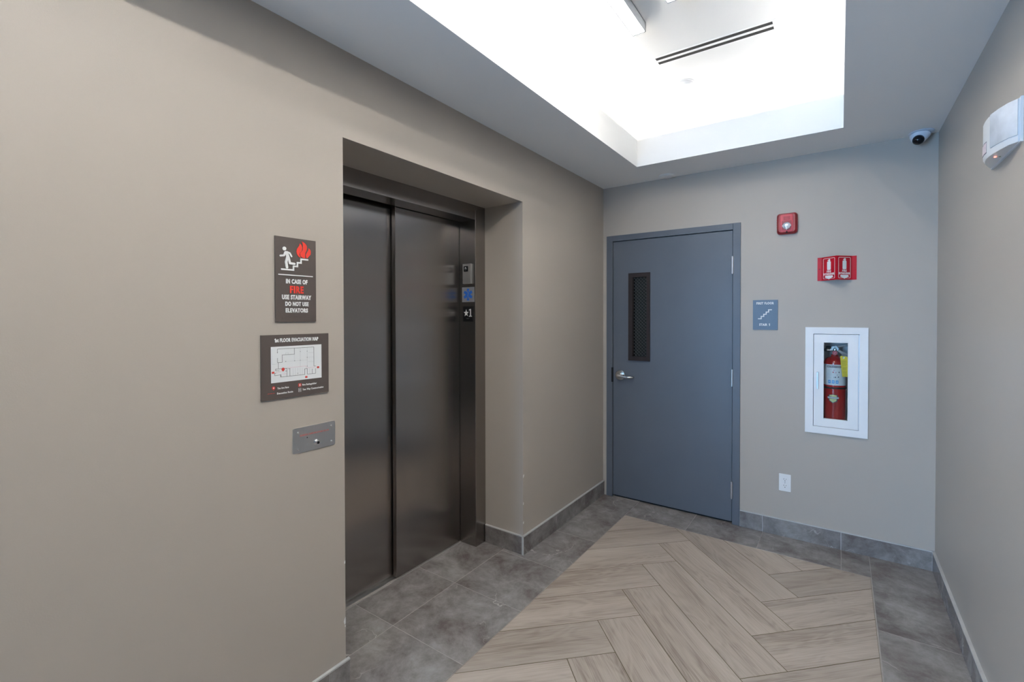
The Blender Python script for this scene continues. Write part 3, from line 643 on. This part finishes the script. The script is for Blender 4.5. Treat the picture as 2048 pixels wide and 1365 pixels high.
obj('legend_extinguisher_icon', prism(B(), rect(0.9503, 0.9533, 1.2450, 1.2530), onL, TM, TM+0.0002), M['white'], t)
obj('legend_phone', frame(B(), rect(0.9465, 0.9565, 1.2245, 1.2375), rect(0.9473, 0.9557, 1.2253, 1.2367), onL, T0, TM), M['white'], t)
obj('legend_phone_icon', prism(B(), ring(0.9515, 1.2310, 0.0026, n=12), onL, T0, TM), M['greyink'], t)

t = thing('communication_panel', 'steel wall plate with red elevator communications wording and key switch', 'panel', (XL, 1.0125, 0.997))
obj('plate', prism(B(), rrect(0.9255, 1.0990, 0.9975, 1.0905, 0.006), onL, 0, 0.003), M['steel2'], t)
for u, v in ((0.944,1.074),(1.0805,1.0745),(0.944,1.0125),(1.081,1.0145)):
    obj('screw', lathe(B(), [(0.001,0.003),(0.0042,0.003),(0.0038,0.0052),(0.001,0.0062)], (XL,u,v), 'X', 16), M['chrome'], t, smooth=True)
obj('lettering', text(B(), 'ELEVATOR COMMUNICATIONS FAILURE', 0.953, 1.071, 1.0575, 1.0640, onL, 0.003, 0.0033, 0.0), M['redink'], t)
ks = obj('key_switch', lathe(B(), [(0.001,0.003),(0.0115,0.003),(0.0115,0.006),(0.009,0.010),(0.0085,0.017),(0.001,0.017)], (XL,1.0175,1.024), 'X', 24), M['chrome'], t, smooth=True)
obj('key_slot', lathe(B(), [(0.001,0.017),(0.0052,0.017),(0.0052,0.0173),(0.001,0.0173)], (XL,1.0175,1.024), 'X', 16), M['black'], ks)
obj('indicator_lamp', lathe(B(), [(0.001,0.003),(0.0024,0.003),(0.0020,0.0042),(0.001,0.0045)], (XL,0.9812,1.049), 'X', 14), M['dome'], t, smooth=True)
bm = B(); stroke(bm, [(0.979,1.024),(0.9835,1.026),(0.9835,1.020),(0.979,1.020)], 0.0006, onL, 0.003, 0.0032); obj('engraved_mark', bm, M['greyink'], t)

# ---- elevator jamb fittings
t = thing('position_switch_box', 'small steel box with black key switch on the elevator jamb', 'switch box', (-1.9875, YJ, 1.713))
obj('cover', prism(B(), rect(-2.0215, -1.953, 1.713, 1.842), onJ, 0, 0.014), M['steel2'], t, bevel=0.001)
obj('key_plate', prism(B(), rrect(-2.0105, -1.9745, 1.791, 1.827, 0.004), onJ, 0.014, 0.0155), M['black'], t)
obj('key_cylinder', lathe(B(), [(0.001,0.0155),(0.0105,0.0155),(0.0100,0.020),(0.001,0.021)], (-1.9915,YJ,1.809), '-Y', 20), M['chrome'], t, smooth=True)
t = thing('medical_star_sticker', 'silver square sticker with blue six-pointed medical star on the elevator jamb', 'sticker', (-1.985, YJ, 1.595))
obj('backing', prism(B(), rect(-2.038, -1.933, 1.594, 1.691), onJ, 0, 0.0008), M['sticker'], t)
cxs, czs = -1.9865, 1.6425; so = []
for k in range(6):
    q = math.radians(90+60*k); ux, uz = math.cos(q), math.sin(q); hw = 0.0096
    so += [(cxs+ux*0.0385+uz*hw, czs+uz*0.0385-ux*hw), (cxs+ux*0.0385-uz*hw, czs+uz*0.0385+ux*hw)]
    q2 = q+math.radians(30); so.append((cxs+math.cos(q2)*2*hw, czs+math.sin(q2)*2*hw))
obj('star', prism(B(), so, onJ, 0.0008, 0.0012), M['starblue'], t)
bm = B(); stroke(bm, [(cxs, czs-0.028), (cxs, czs+0.029)], 0.0022, onJ, 0.0012, 0.0014, mitre=False)
sn = [(cxs+0.0058*math.sin(i*0.62)*(0.5+i/28), czs-0.024+i*0.0024) for i in range(20)]
stroke(bm, sn, 0.0018, onJ, 0.0012, 0.0014, mitre=False); obj('snake_staff', bm, M['sticker'], t)
t = thing('floor_number_plate', 'black plate with white star and number 1 on the elevator jamb', 'sign', (-1.9855, YJ, 1.467))
obj('plate', prism(B(), rect(-2.0265, -1.9450, 1.4665, 1.5650), onJ, 0, 0.003), M['black'], t)
cs, zs_ = -2.0005, 1.5215
st = [((cs+(0.0215 if i % 2 == 0 else 0.0088)*math.cos(math.radians(90+36*i))), zs_+1.15*(0.0215 if i % 2 == 0 else 0.0088)*math.sin(math.radians(90+36*i))) for i in range(10)]
obj('star', ngon_prism(B(), st, onJ, 0.003, 0.0042), M['white'], t)
bm = B()
prism(bm, rect(-1.9675, -1.9600, 1.500, 1.5485), onJ, 0.003, 0.0042); prism(bm, rect(-1.9770, -1.9525, 1.4985, 1.5040), onJ, 0.003, 0.0042); prism(bm, [(-1.9675,1.5485),(-1.9770,1.5435),(-1.9770,1.5385),(-1.9675,1.5405)], onJ, 0.003, 0.0042)
obj('numeral', bm, M['white'], t)
bm = B()
for i in range(5): prism(bm, ring(-1.998+i*0.0055, 1.488-0.003*(i % 2), 0.0013, n=8), onJ, 0.003, 0.0036)
obj('braille', bm, M['steel2'], t, kind='stuff')

# ================================================================== BACK WALL THINGS
# horn strobe
t = thing('fire_alarm', 'red fire alarm horn strobe with clear lens on the wall above the extinguisher sign', 'alarm', (-0.294, YB, 2.05))
def sup(u0, u1, v0, v1, rad, d): return [(x, YB-d, z) for x, z in rrect(u0, u1, v0, v1, rad, 6)]
bm = loft(B(), [sup(-0.354,-0.234,2.050,2.190,0.020,0), sup(-0.354,-0.234,2.050,2.190,0.020,0.018), sup(-0.350,-0.238,2.054,2.186,0.020,0.030), sup(-0.342,-0.246,2.060,2.181,0.018,0.038)])
obj('housing', bm, M['alarmred'], t, smooth=True)
al = B(); loft(al, [sup(-0.333,-0.258,2.062,2.178,0.014,0.037), sup(-0.333,-0.258,2.062,2.178,0.014,0.041), sup(-0.330,-0.261,2.065,2.175,0.013,0.043)])
fp = obj('face_plate', al, M['alarmlight'], t, smooth=True)
obj('grille', frame(B(), rrect(-0.320,-0.268,2.136,2.170,0.004), rrect(-0.316,-0.272,2.140,2.167,0.003), onB, 0.043, 0.0446), M['alarmlight'], fp)
bm = B()
for i in range(7):
    for j in range(4):
        u = -0.310+i*0.0053; v = 2.1435+j*0.0058
        prism(bm, ring(u, v, 0.0016, n=8), onB, 0.0431, 0.0436)
obj('grille_holes', bm, M['gap'], fp, kind='stuff')
obj('strobe_recess', prism(B(), rrect(-0.322,-0.266,2.074,2.135,0.004), onB, 0.043, 0.0438), M['alarmred'], fp)
bm = loft(B(), [[(x, YB-d, z) for x, z in ring(-0.294, 2.101, ru, rv, 24)] for d, ru, rv in ((0.0438,0.0255,0.0235),(0.052,0.0245,0.0225),(0.058,0.018,0.016),(0.060,0.009,0.007))])
bmesh.ops.translate(bm, verts=bm.verts, vec=(0,0,0)); obj('strobe_lens', bm, M['lensclr'], t, smooth=True)
bm = B(); box(bm, -0.3195, -0.2685, YB-0.056, YB-0.0438, 2.099, 2.103); box(bm, -0.2955, -0.2925, YB-0.060, YB-0.0438, 2.074, 2.10)
obj('lens_rib', bm, M['white'], t)
for sgn, u in ((-1, -0.3535), (1, -0.2345)):
    for i in range(4): obj('side_vent', bx(min(u, u+sgn*0.0015), max(u, u+sgn*0.0015), YB-0.020, YB-0.008, 2.095+i*0.0165, 2.102+i*0.0165), M['alarmlight'], t)
obj('screw', prism(B(), [(-0.300,2.0555),(-0.288,2.0555),(-0.291,2.066),(-0.297,2.066)], onB, 0.030, 0.0445), M['gap'], t)

# projecting extinguisher sign
t = thing('extinguisher_sign', 'red V-shaped projecting sign with white extinguisher and FIRE EXTINGUISHER wording', 'sign', (-0.019, YB, 1.7275))
SX0, SXA, SXM, SXB, SX1 = -0.122, -0.098, -0.019, 0.060, 0.084
SZ0, SZ1, SD = 1.7275, 1.8785, 0.079
onS1 = lambda u, v, d: (SXA+(u*0.7071-d*0.7071), YB-0.002-(u*0.7071+d*0.7071), v)              # panel facing the elevator side
onS2 = lambda u, v, d: (SXM+(u*0.7071+d*0.7071), YB-0.002-SD+(u*0.7071-d*0.7071), v)           # panel facing the side wall
PW = 0.1117
obj('flange', bx(SX0, SXA+0.001, YB-0.003, YB, SZ0, SZ1), M['red'], t)
obj('flange', bx(SXB-0.001, SX1, YB-0.003, YB, SZ0, SZ1), M['red'], t)
for k, fn in enumerate((onS1, onS2)):
    pn = obj('sign_panel', prism(B(), rect(0, PW, SZ0, SZ1), fn, -0.001, 0.0012), M['red'], t)
    e0, e1 = 0.0012, 0.0016
    obj('border_line', frame(B(), rrect(0.012, PW-0.012, SZ0+0.010, SZ1-0.010, 0.006), rrect(0.0140, PW-0.0140, SZ0+0.012, SZ1-0.012, 0.005), fn, e0, e1), M['white'], pn)
    c = PW/2
    bm = B(); prism(bm, rrect(c-0.0140, c+0.0140, 1.793, 1.848, 0.006), fn, e0, e1); prism(bm, rect(c-0.003, c+0.008, 1.847, 1.862), fn, e0, e1); prism(bm, rect(c-0.010, c+0.010, 1.852, 1.857), fn, e0, e1)
    obj('extinguisher_symbol', bm, M['white'], pn)
    obj('lettering', text(B(), 'FIRE', c-0.016, c+0.016, 1.777, 1.790, fn, e0, e1, 0.03), M['white'], pn)
    obj('lettering', text(B(), 'EXTINGUISHER', c-0.0405, c+0.0405, 1.7605, 1.7740, fn, e0, e1, 0.03), M['white'], pn)
    obj('arrow', prism(B(), [(c, 1.7330), (c+0.032, 1.7485), (c+0.026, 1.7575), (c-0.026, 1.7575), (c-0.032, 1.7485)], fn, e0, e1), M['white'], pn)
for u in (-0.110, 0.042): obj('screw', lathe(B(), [(0.001,0.003),(0.003,0.003),(0.0025,0.0045),(0.001,0.005)], (u,YB,1.803), '-Y', 12), M['black'], t, smooth=True)

# stair sign
t = thing('stair_number_sign', 'blue-grey square sign reading FIRST FLOOR STAIR 1 beside the stair door', 'sign', (-0.4225, YB, 1.404))
obj('panel', prism(B(), rect(-0.499, -0.347, 1.404, 1.610), onB, 0, T0), M['signblue'], t)
obj('lettering', text(B(), 'FIRST FLOOR', -0.477, -0.370, 1.579, 1.596, onB, T0, T1, 0.042), M['white'], t)
obj('stair_symbol', stroke(B(), [(-0.464,1.480),(-0.447,1.480),(-0.447,1.4965),(-0.4315,1.4965),(-0.4315,1.5115),(-0.4165,1.5115),(-0.4165,1.5265),(-0.402,1.5265),(-0.402,1.542),(-0.385,1.542)], 0.0062, onB, T0, T1), M['white'], t)
obj('lettering', text(one(B(), -0.4010, -0.3935, 1.431, 1.448, onB, T0, T1), 'STAIR', -0.459, -0.4095, 1.431, 1.448, onB, T0, T1, 0.042), M['white'], t)
bm = B()
for i in range(22):
    if i % 5 != 4: prism(bm, ring(-0.465+i*0.004, 1.569+0.002*(i % 3), 0.0007, n=6), onB, T0, T0+0.0006)
obj('braille', bm, M['signblue'], t, kind='stuff')

# outlet
t = thing('wall_outlet', 'white duplex wall outlet above the baseboard', 'outlet', (-0.2995, YB, 0.306))
obj('cover_plate', prism(B(), rrect(-0.335, -0.2645, 0.308, 0.425, 0.003), onB, 0, 0.005), M['plastic'], t, bevel=0.0015)
for zc_ in (0.388, 0.345):
    rc = obj('receptacle', prism(B(), rrect(-0.3165, -0.2825, zc_-0.0155, zc_+0.0155, 0.009), onB, 0.005, 0.0068), M['plastic'], t)
    for u, v, h in ((-0.3055, 0.004, 0.0045), (-0.2925, 0.004, 0.0035)): obj('slot', prism(B(), rect(u-0.0010, u+0.0010, zc_+v-h, zc_+v+h), onB, 0.0068, 0.0070), M['gap'], rc)
    obj('ground_hole', prism(B(), ring(-0.299, zc_-0.0085, 0.0027, n=12), onB, 0.0068, 0.0070), M['gap'], rc)
obj('screw', lathe(B(), [(0.001,0.005),(0.003,0.005),(0.0025,0.0062),(0.001,0.0065)], (-0.2995,YB,0.3665), '-Y', 12), M['satin'], t, smooth=True)

# extinguisher cabinet
t = thing('extinguisher_cabinet', 'white recessed cabinet with glazed door for the red fire extinguisher', 'cabinet', (-0.02, YB, 0.7315))
obj('trim_frame', frame(B(), rect(-0.1865, 0.1460, 0.7315, 1.4255), rect(-0.1415, 0.1010, 0.7765, 1.3825), onB, 0, 0.010), M['enamel'], t, bevel=0.001)
bm = B(); y0, y1 = YB+0.002, YB+0.185
box(bm, CX0+0.001, -0.1415, y0, y1, CZ0+0.001, CZ1-0.001); box(bm, 0.1010, CX1-0.001, y0, y1, CZ0+0.001, CZ1-0.001); box(bm, -0.1415, 0.1010, y0, y1, CZ0+0.001, 0.7765); box(bm, -0.1415, 0.1010, y0, y1, 1.3825, CZ1-0.001); box(bm, CX0+0.001, CX1-0.001, y1, y1+0.006, CZ0+0.001, CZ1-0.001)
obj('box', bm, M['enamel'], t)
dr = obj('cabinet_door', frame(B(), rect(-0.1390, 0.0960, 0.7790, 1.3800), rect(-0.0845, 0.0425, 0.8315, 1.3260), onB, -0.014, 0.006), M['enamel'], t, bevel=0.0008)
obj('hinge_strip', bx(0.0970, 0.1005, YB-0.005, YB+0.004, 0.780, 1.3795), M['steel2'], t)
obj('glass_pane', bx(-0.0865, 0.0445, YB+0.0105, YB+0.0130, 0.8295, 1.3280), M['pane'], dr)
bm = B(); box(bm, -0.1235, -0.1130, YB-0.018, YB-0.010, 1.022, 1.133); box(bm, -0.1225, -0.1140, YB-0.012, YB-0.006, 1.024, 1.034); box(bm, -0.1225, -0.1140, YB-0.012, YB-0.006, 1.121, 1.131)
obj('pull_handle', bm, M['steel2'], dr, bevel=0.001)

# extinguisher
EX, EY, ER = -0.026, YB+0.086, 0.062
t = thing('fire_extinguisher', 'red fire extinguisher with white instruction label inside the wall cabinet', 'extinguisher', (EX, EY, 0.7765))
obj('cylinder', lathe(B(), [(0.001,0),(0.054,0),(0.060,0.006),(ER,0.016),(ER,0.412),(0.0605,0.424),(0.054,0.437),(0.042,0.447),(0.028,0.453),(0.022,0.456),(0.020,0.468),(0.001,0.468)], (EX,EY,0.777), 'Z', 48), M['extred'], t, smooth=True)
def wrap(bm, a0, a1, z0, z1, off, n=24):
    for i in range(n):
        t0, t1 = (math.radians(a0+(a1-a0)*(i+q)/n) for q in (0, 1)); rr = ER+off
        P = lambda tt, z, q: bm.verts.new((EX+q*math.cos(tt), EY+q*math.sin(tt), z))
        bm.faces.new((P(t0,z0,rr), P(t1,z0,rr), P(t1,z1,rr), P(t0,z1,rr)))
    bmesh.ops.remove_doubles(bm, verts=bm.verts, dist=1e-6); return bm
lb = obj('instruction_label', wrap(B(), 175, 365, 1.048, 1.183, 0.0004), M['paper'], t, smooth=True)
onE = lambda u, v, d: (EX+(ER+d)*math.sin(u/ER), EY-(ER+d)*math.cos(u/ER), v)      # u = arc length to the right of the front
E0, E1 = 0.0004, 0.0008
obj('label_heading', wrap(B(), 228, 305, 1.163, 1.176, E0+0.0002, 16), M['navy'], lb, smooth=True)
obj('lettering', text(B(), 'INSTRUCTIONS', -0.042, 0.034, 1.1655, 1.1735, onE, E0+0.0002, E1+0.0002, 0.02), M['paper'], lb)
bm = B()
for i, wd in enumerate((0.024, 0.020, 0.026, 0.022, 0.025, 0.019, 0.024)):
    for j in range(int(wd/0.003)): prism(bm, rect(-0.042+j*0.003, -0.0396+j*0.003, 1.151-i*0.0090, 1.1525-i*0.0090), onE, E0, E1)
obj('fine_print', bm, M['greyink'], lb, kind='stuff')
for u, v, mm in ((-0.004,1.146,'pink'),(-0.008,1.133,'redink'),(0.006,1.131,'pink'),(0.014,1.116,'greyink'),(0.004,1.101,'navy'),(-0.004,1.100,'greyink'),(0.020,1.103,'navy'),(0.024,1.134,'navy')):
    obj('pictogram', prism(B(), rrect(u-0.0030, u+0.0030, v-0.0035, v+0.0035, 0.001, 2), onE, E0, E1), M[mm], lb)
for u in (-0.029, -0.008, 0.013): obj('class_symbol', prism(B(), rrect(u-0.0075, u+0.0075, 1.060, 1.081, 0.0015, 3), onE, E0, E1), M['ltblue'], lb)
for u in (-0.029, -0.008, 0.013): obj('class_icon', prism(B(), ring(u, 1.0705, 0.0034, n=10), onE, E1, E1+0.0002), M['paper'], lb)
obj('strap', lathe(B(), [(ER,-0.006),(ER+0.0015,-0.005),(ER+0.0015,0.005),(ER,0.006)], (EX,EY,1.030), 'Z', 48), M['bronze'], t, smooth=True)
sh = [(-0.030,0.988),(-0.020,0.985),(-0.008,0.990),(0.004,0.985),(0.014,0.988),(0.019,0.975),(0.026,0.968),(0.018,0.960),(0.014,0.944),(-0.008,0.932),(-0.030,0.944),(-0.034,0.960),(-0.042,0.968),(-0.035,0.975)]
def curved(pts, d0, d1, n=22):
    """outline (u,v), simple in u, laid on the cylinder in narrow strips"""
    bm = B(); us = [q[0] for q in pts]; u0, u1 = min(us), max(us); cols = []
    for k in range(n+1):
        u = u0+(u1-u0)*(0.002+0.996*k/n); vs_ = []
        for a_, b_ in zip(pts, pts[1:]+pts[:1]):
            if a_[0] != b_[0] and (a_[0]-u)*(b_[0]-u) <= 0: vs_.append(a_[1]+(b_[1]-a_[1])*(u-a_[0])/(b_[0]-a_[0]))
        cols.append((u, min(vs_), max(vs_)))
    for (ua, a0, a1), (ub, b0, b1) in zip(cols, cols[1:]): prism(bm, [(ua, a0), (ub, b0), (ub, b1), (ua, a1)], onE, d0, d1)
    return bm
sb = obj('shield_emblem', curved(sh, 0.0001, E1), M['navy'], t)
obj('shield_field', curved([(-0.027,0.984),(-0.008,0.987),(0.011,0.984),(0.0125,0.974),(-0.0285,0.974)], E1, E1+0.0003), M['emblem'], sb)
obj('shield_field', curved([(-0.028,0.960),(0.012,0.960),(0.010,0.948),(-0.008,0.936),(-0.026,0.948)], E1, E1+0.0003), M['emblem'], sb)
obj('shield_band', curved([(-0.039,0.962),(0.023,0.962),(0.0231,0.972),(-0.0391,0.972)], E1, E1+0.0004), M['greyink'], sb)
VZ = 0.777+0.460
obj('valve', lathe(B(), [(0.001,0),(0.019,0),(0.019,0.010),(0.0145,0.014),(0.0145,0.045),(0.010,0.050),(0.001,0.050)], (EX,EY,VZ), 'Z', 24), M['satin'], t, smooth=True)
gz = VZ+0.020
gg = obj('gauge', lathe(B(), [(0.001,0.012),(0.015,0.012),(0.0165,0.020),(0.0165,0.027),(0.0145,0.029),(0.001,0.029)], (EX,EY,gz), '-Y', 28), M['chrome'], t, smooth=True)
obj('gauge_face', lathe(B(), [(0.001,0.0291),(0.0138,0.0291),(0.0135,0.0295),(0.001,0.0297)], (EX,EY,gz), '-Y', 28), M['alarmlight'], gg)
obj('gauge_needle', stroke(B(), [(EX-0.003, gz-0.004), (EX+0.004, gz+0.008)], 0.0014, lambda u, v, d: (u, EY-d, v), 0.0297, 0.0302), M['white'], gg)
obj('carry_handle', tube(B(), [(EX-0.012,EY,VZ+0.040),(EX+0.012,EY,VZ+0.036),(EX+0.040,EY,VZ+0.022),(EX+0.072,EY,VZ+0.004)], [0.008,0.0085,0.008,0.007], 8), M['plated'], t, smooth=True)
obj('squeeze_lever', tube(B(), [(EX-0.026,EY,VZ+0.052),(EX+0.000,EY,VZ+0.056),(EX+0.030,EY,VZ+0.066),(EX+0.075,EY,VZ+0.076)], [0.008,0.011,0.008,0.0065], 8), M['plated'], t, smooth=True)
obj('lever_bracket', prism(B(), [(EX-0.026,VZ+0.040),(EX+0.012,VZ+0.030),(EX+0.022,VZ+0.046),(EX+0.006,VZ+0.066),(EX-0.022,VZ+0.058)], lambda u, v, d: (u, EY-d, v), -0.010, 0.010), M['satin'], t)
obj('hose_fitting', tube(B(), [(EX-0.010,EY,VZ+0.036),(EX-0.050,EY,VZ+0.036)], 0.0075, 12), M['satin'], t, smooth=True)
obj('hose', tube(B(), [(EX-0.044,EY,VZ+0.036),(EX-0.066,EY,VZ+0.036),(EX-0.079,EY,VZ+0.030),(EX-0.086,EY,VZ+0.014),(EX-0.087,EY,VZ-0.030),(EX-0.087,EY,VZ-0.22),(EX-0.087,EY,VZ-0.36)], 0.0095, 12), M['black'], t, smooth=True)
obj('pull_pin', tube(B(), [(EX-0.050,EY-0.006,VZ+0.054),(EX-0.020,EY-0.006,VZ+0.052)], 0.009, 10), M['black'], t, smooth=True)
TG = EY-ER-0.006
tgp = [(0.002,1.236),(0.006,1.243),(0.036,1.239),(0.041,1.234),(0.048,1.110),(0.014,1.108)]
onT = lambda u, v, d: (u, TG-d, v)
t2 = thing('inspection_tag', 'yellow card inspection tag hanging from the fire extinguisher', 'tag', (0.026, TG, 1.108))
obj('card', prism(B(), tgp, onT, 0, 0.0008), M['yellow'], t2)
obj('eyelet', lathe(B(), [(0.0022,0.0008),(0.0055,0.0008),(0.0050,0.0016),(0.0022,0.0014)], (0.020,TG,1.230), '-Y', 16), M['satin'], t2, smooth=True)
bm = B()
for i in range(14):
    v = 1.212-i*0.0072; u0 = 0.009+i*0.0009
    if i in (5, 9): continue
    stroke(bm, [(u0, v), (u0+0.026-(i % 3)*0.004, v)], 0.0016, onT, 0.0008, 0.0010)
stroke(bm, [(0.006,1.203),(0.042,1.203)], 0.0008, onT, 0.0008, 0.0010)
obj('print_lines', bm, mat('olive_print', (0.30, 0.24, 0.02), 0.6, vary=0.05, vscale=40), t2, kind='stuff')
obj('tag_string', tube(B(), [(0.020,TG-0.001,1.232),(0.014,TG+0.020,1.250),(EX+0.016,EY-0.012,VZ+0.034)], 0.0008, 6), M['white'], t2)

# ================================================================== RIGHT WALL: emergency light
t = thing('emergency_light', 'white curved emergency light with clear lens on the side wall', 'light', (XR, 2.28, 2.046))
plan = [(0,2.112),(0.010,2.112),(0.026,2.136),(0.039,2.180),(0.049,2.228),(0.053,2.262),(0.054,2.290),(0.051,2.325),(0.043,2.365),(0.030,2.405),(0.012,2.446),(0,2.450)]
onW = lambda u, v, d: (XR-u, v, d)
def planring(k, z, du=0.0): return [(XR-max(0, u*k-du), 2.281+(v-2.281)*(1-(1-k)*0.4), z) for u, v in plan]
bm = loft(B(), [planring(0.90, 2.046), planring(1.0, 2.056), planring(1.0, 2.172), planring(0.92, 2.181)])
obj('housing', bm, M['plastic'], t, smooth=True)
obj('back_plate', bx(XR-0.006, XR, 2.106, 2.456, 2.043, 2.184), M['plastic'], t)
def arc_patch(i0, i1, z0, z1, off, off2):
    seg = plan[i0:i1+1]; bm = B(); o_ = []
    for off_ in (off, off2):
        row = []
        for k, (u, v) in enumerate(seg):
            a_ = plan[max(0, i0+k-1)]; c_ = plan[min(len(plan)-1, i0+k+1)]; d = Vector((c_[0]-a_[0], c_[1]-a_[1])).normalized(); nn = Vector((d.y, -d.x))
            row.append((u+nn.x*off_, v+nn.y*off_))
        o_.append(row)
    outline = o_[0] + o_[1][::-1]
    lo = [bm.verts.new(onW(u, v, z0)) for u, v in outline]; hi = [bm.verts.new(onW(u, v, z1)) for u, v in outline]
    n = len(outline); m_ = len(seg)
    for i in range(n): bm.faces.new((lo[i], lo[(i+1) % n], hi[(i+1) % n], hi[i]))
    for i in range(m_-1):
        for R_ in (lo, hi): bm.faces.new((R_[i], R_[i+1], R_[n-2-i], R_[n-1-i]))
    return bm
obj('lens', arc_patch(1, 4, 2.066, 2.178, 0.0002, 0.0030), M['lensem'], t, smooth=True)
obj('label_outline', arc_patch(5, 7, 2.060, 2.100, 0.0002, 0.0006), M['navy'], t)
obj('label_sheet', arc_patch(5, 7, 2.0630, 2.0970, 0.0004, 0.0009), mat('pale_pink_print', (0.78, 0.66, 0.69), 0.5, vary=0.10, vscale=120), t)
obj('indicator_lamp', lathe(B(), [(0.001,0),(0.004,0),(0.0035,0.003),(0.001,0.0036)], (XR-0.030,2.270,2.0455), '-Z', 14), M['led'], t, smooth=True)
obj('test_button', lathe(B(), [(0.001,0),(0.003,0),(0.0028,0.002),(0.001,0.0022)], (XR-0.018,2.276,2.0455), '-Z', 14), mat('green_button', (0.30, 0.36, 0.20), 0.5, vary=0.05, vscale=40), t, smooth=True)
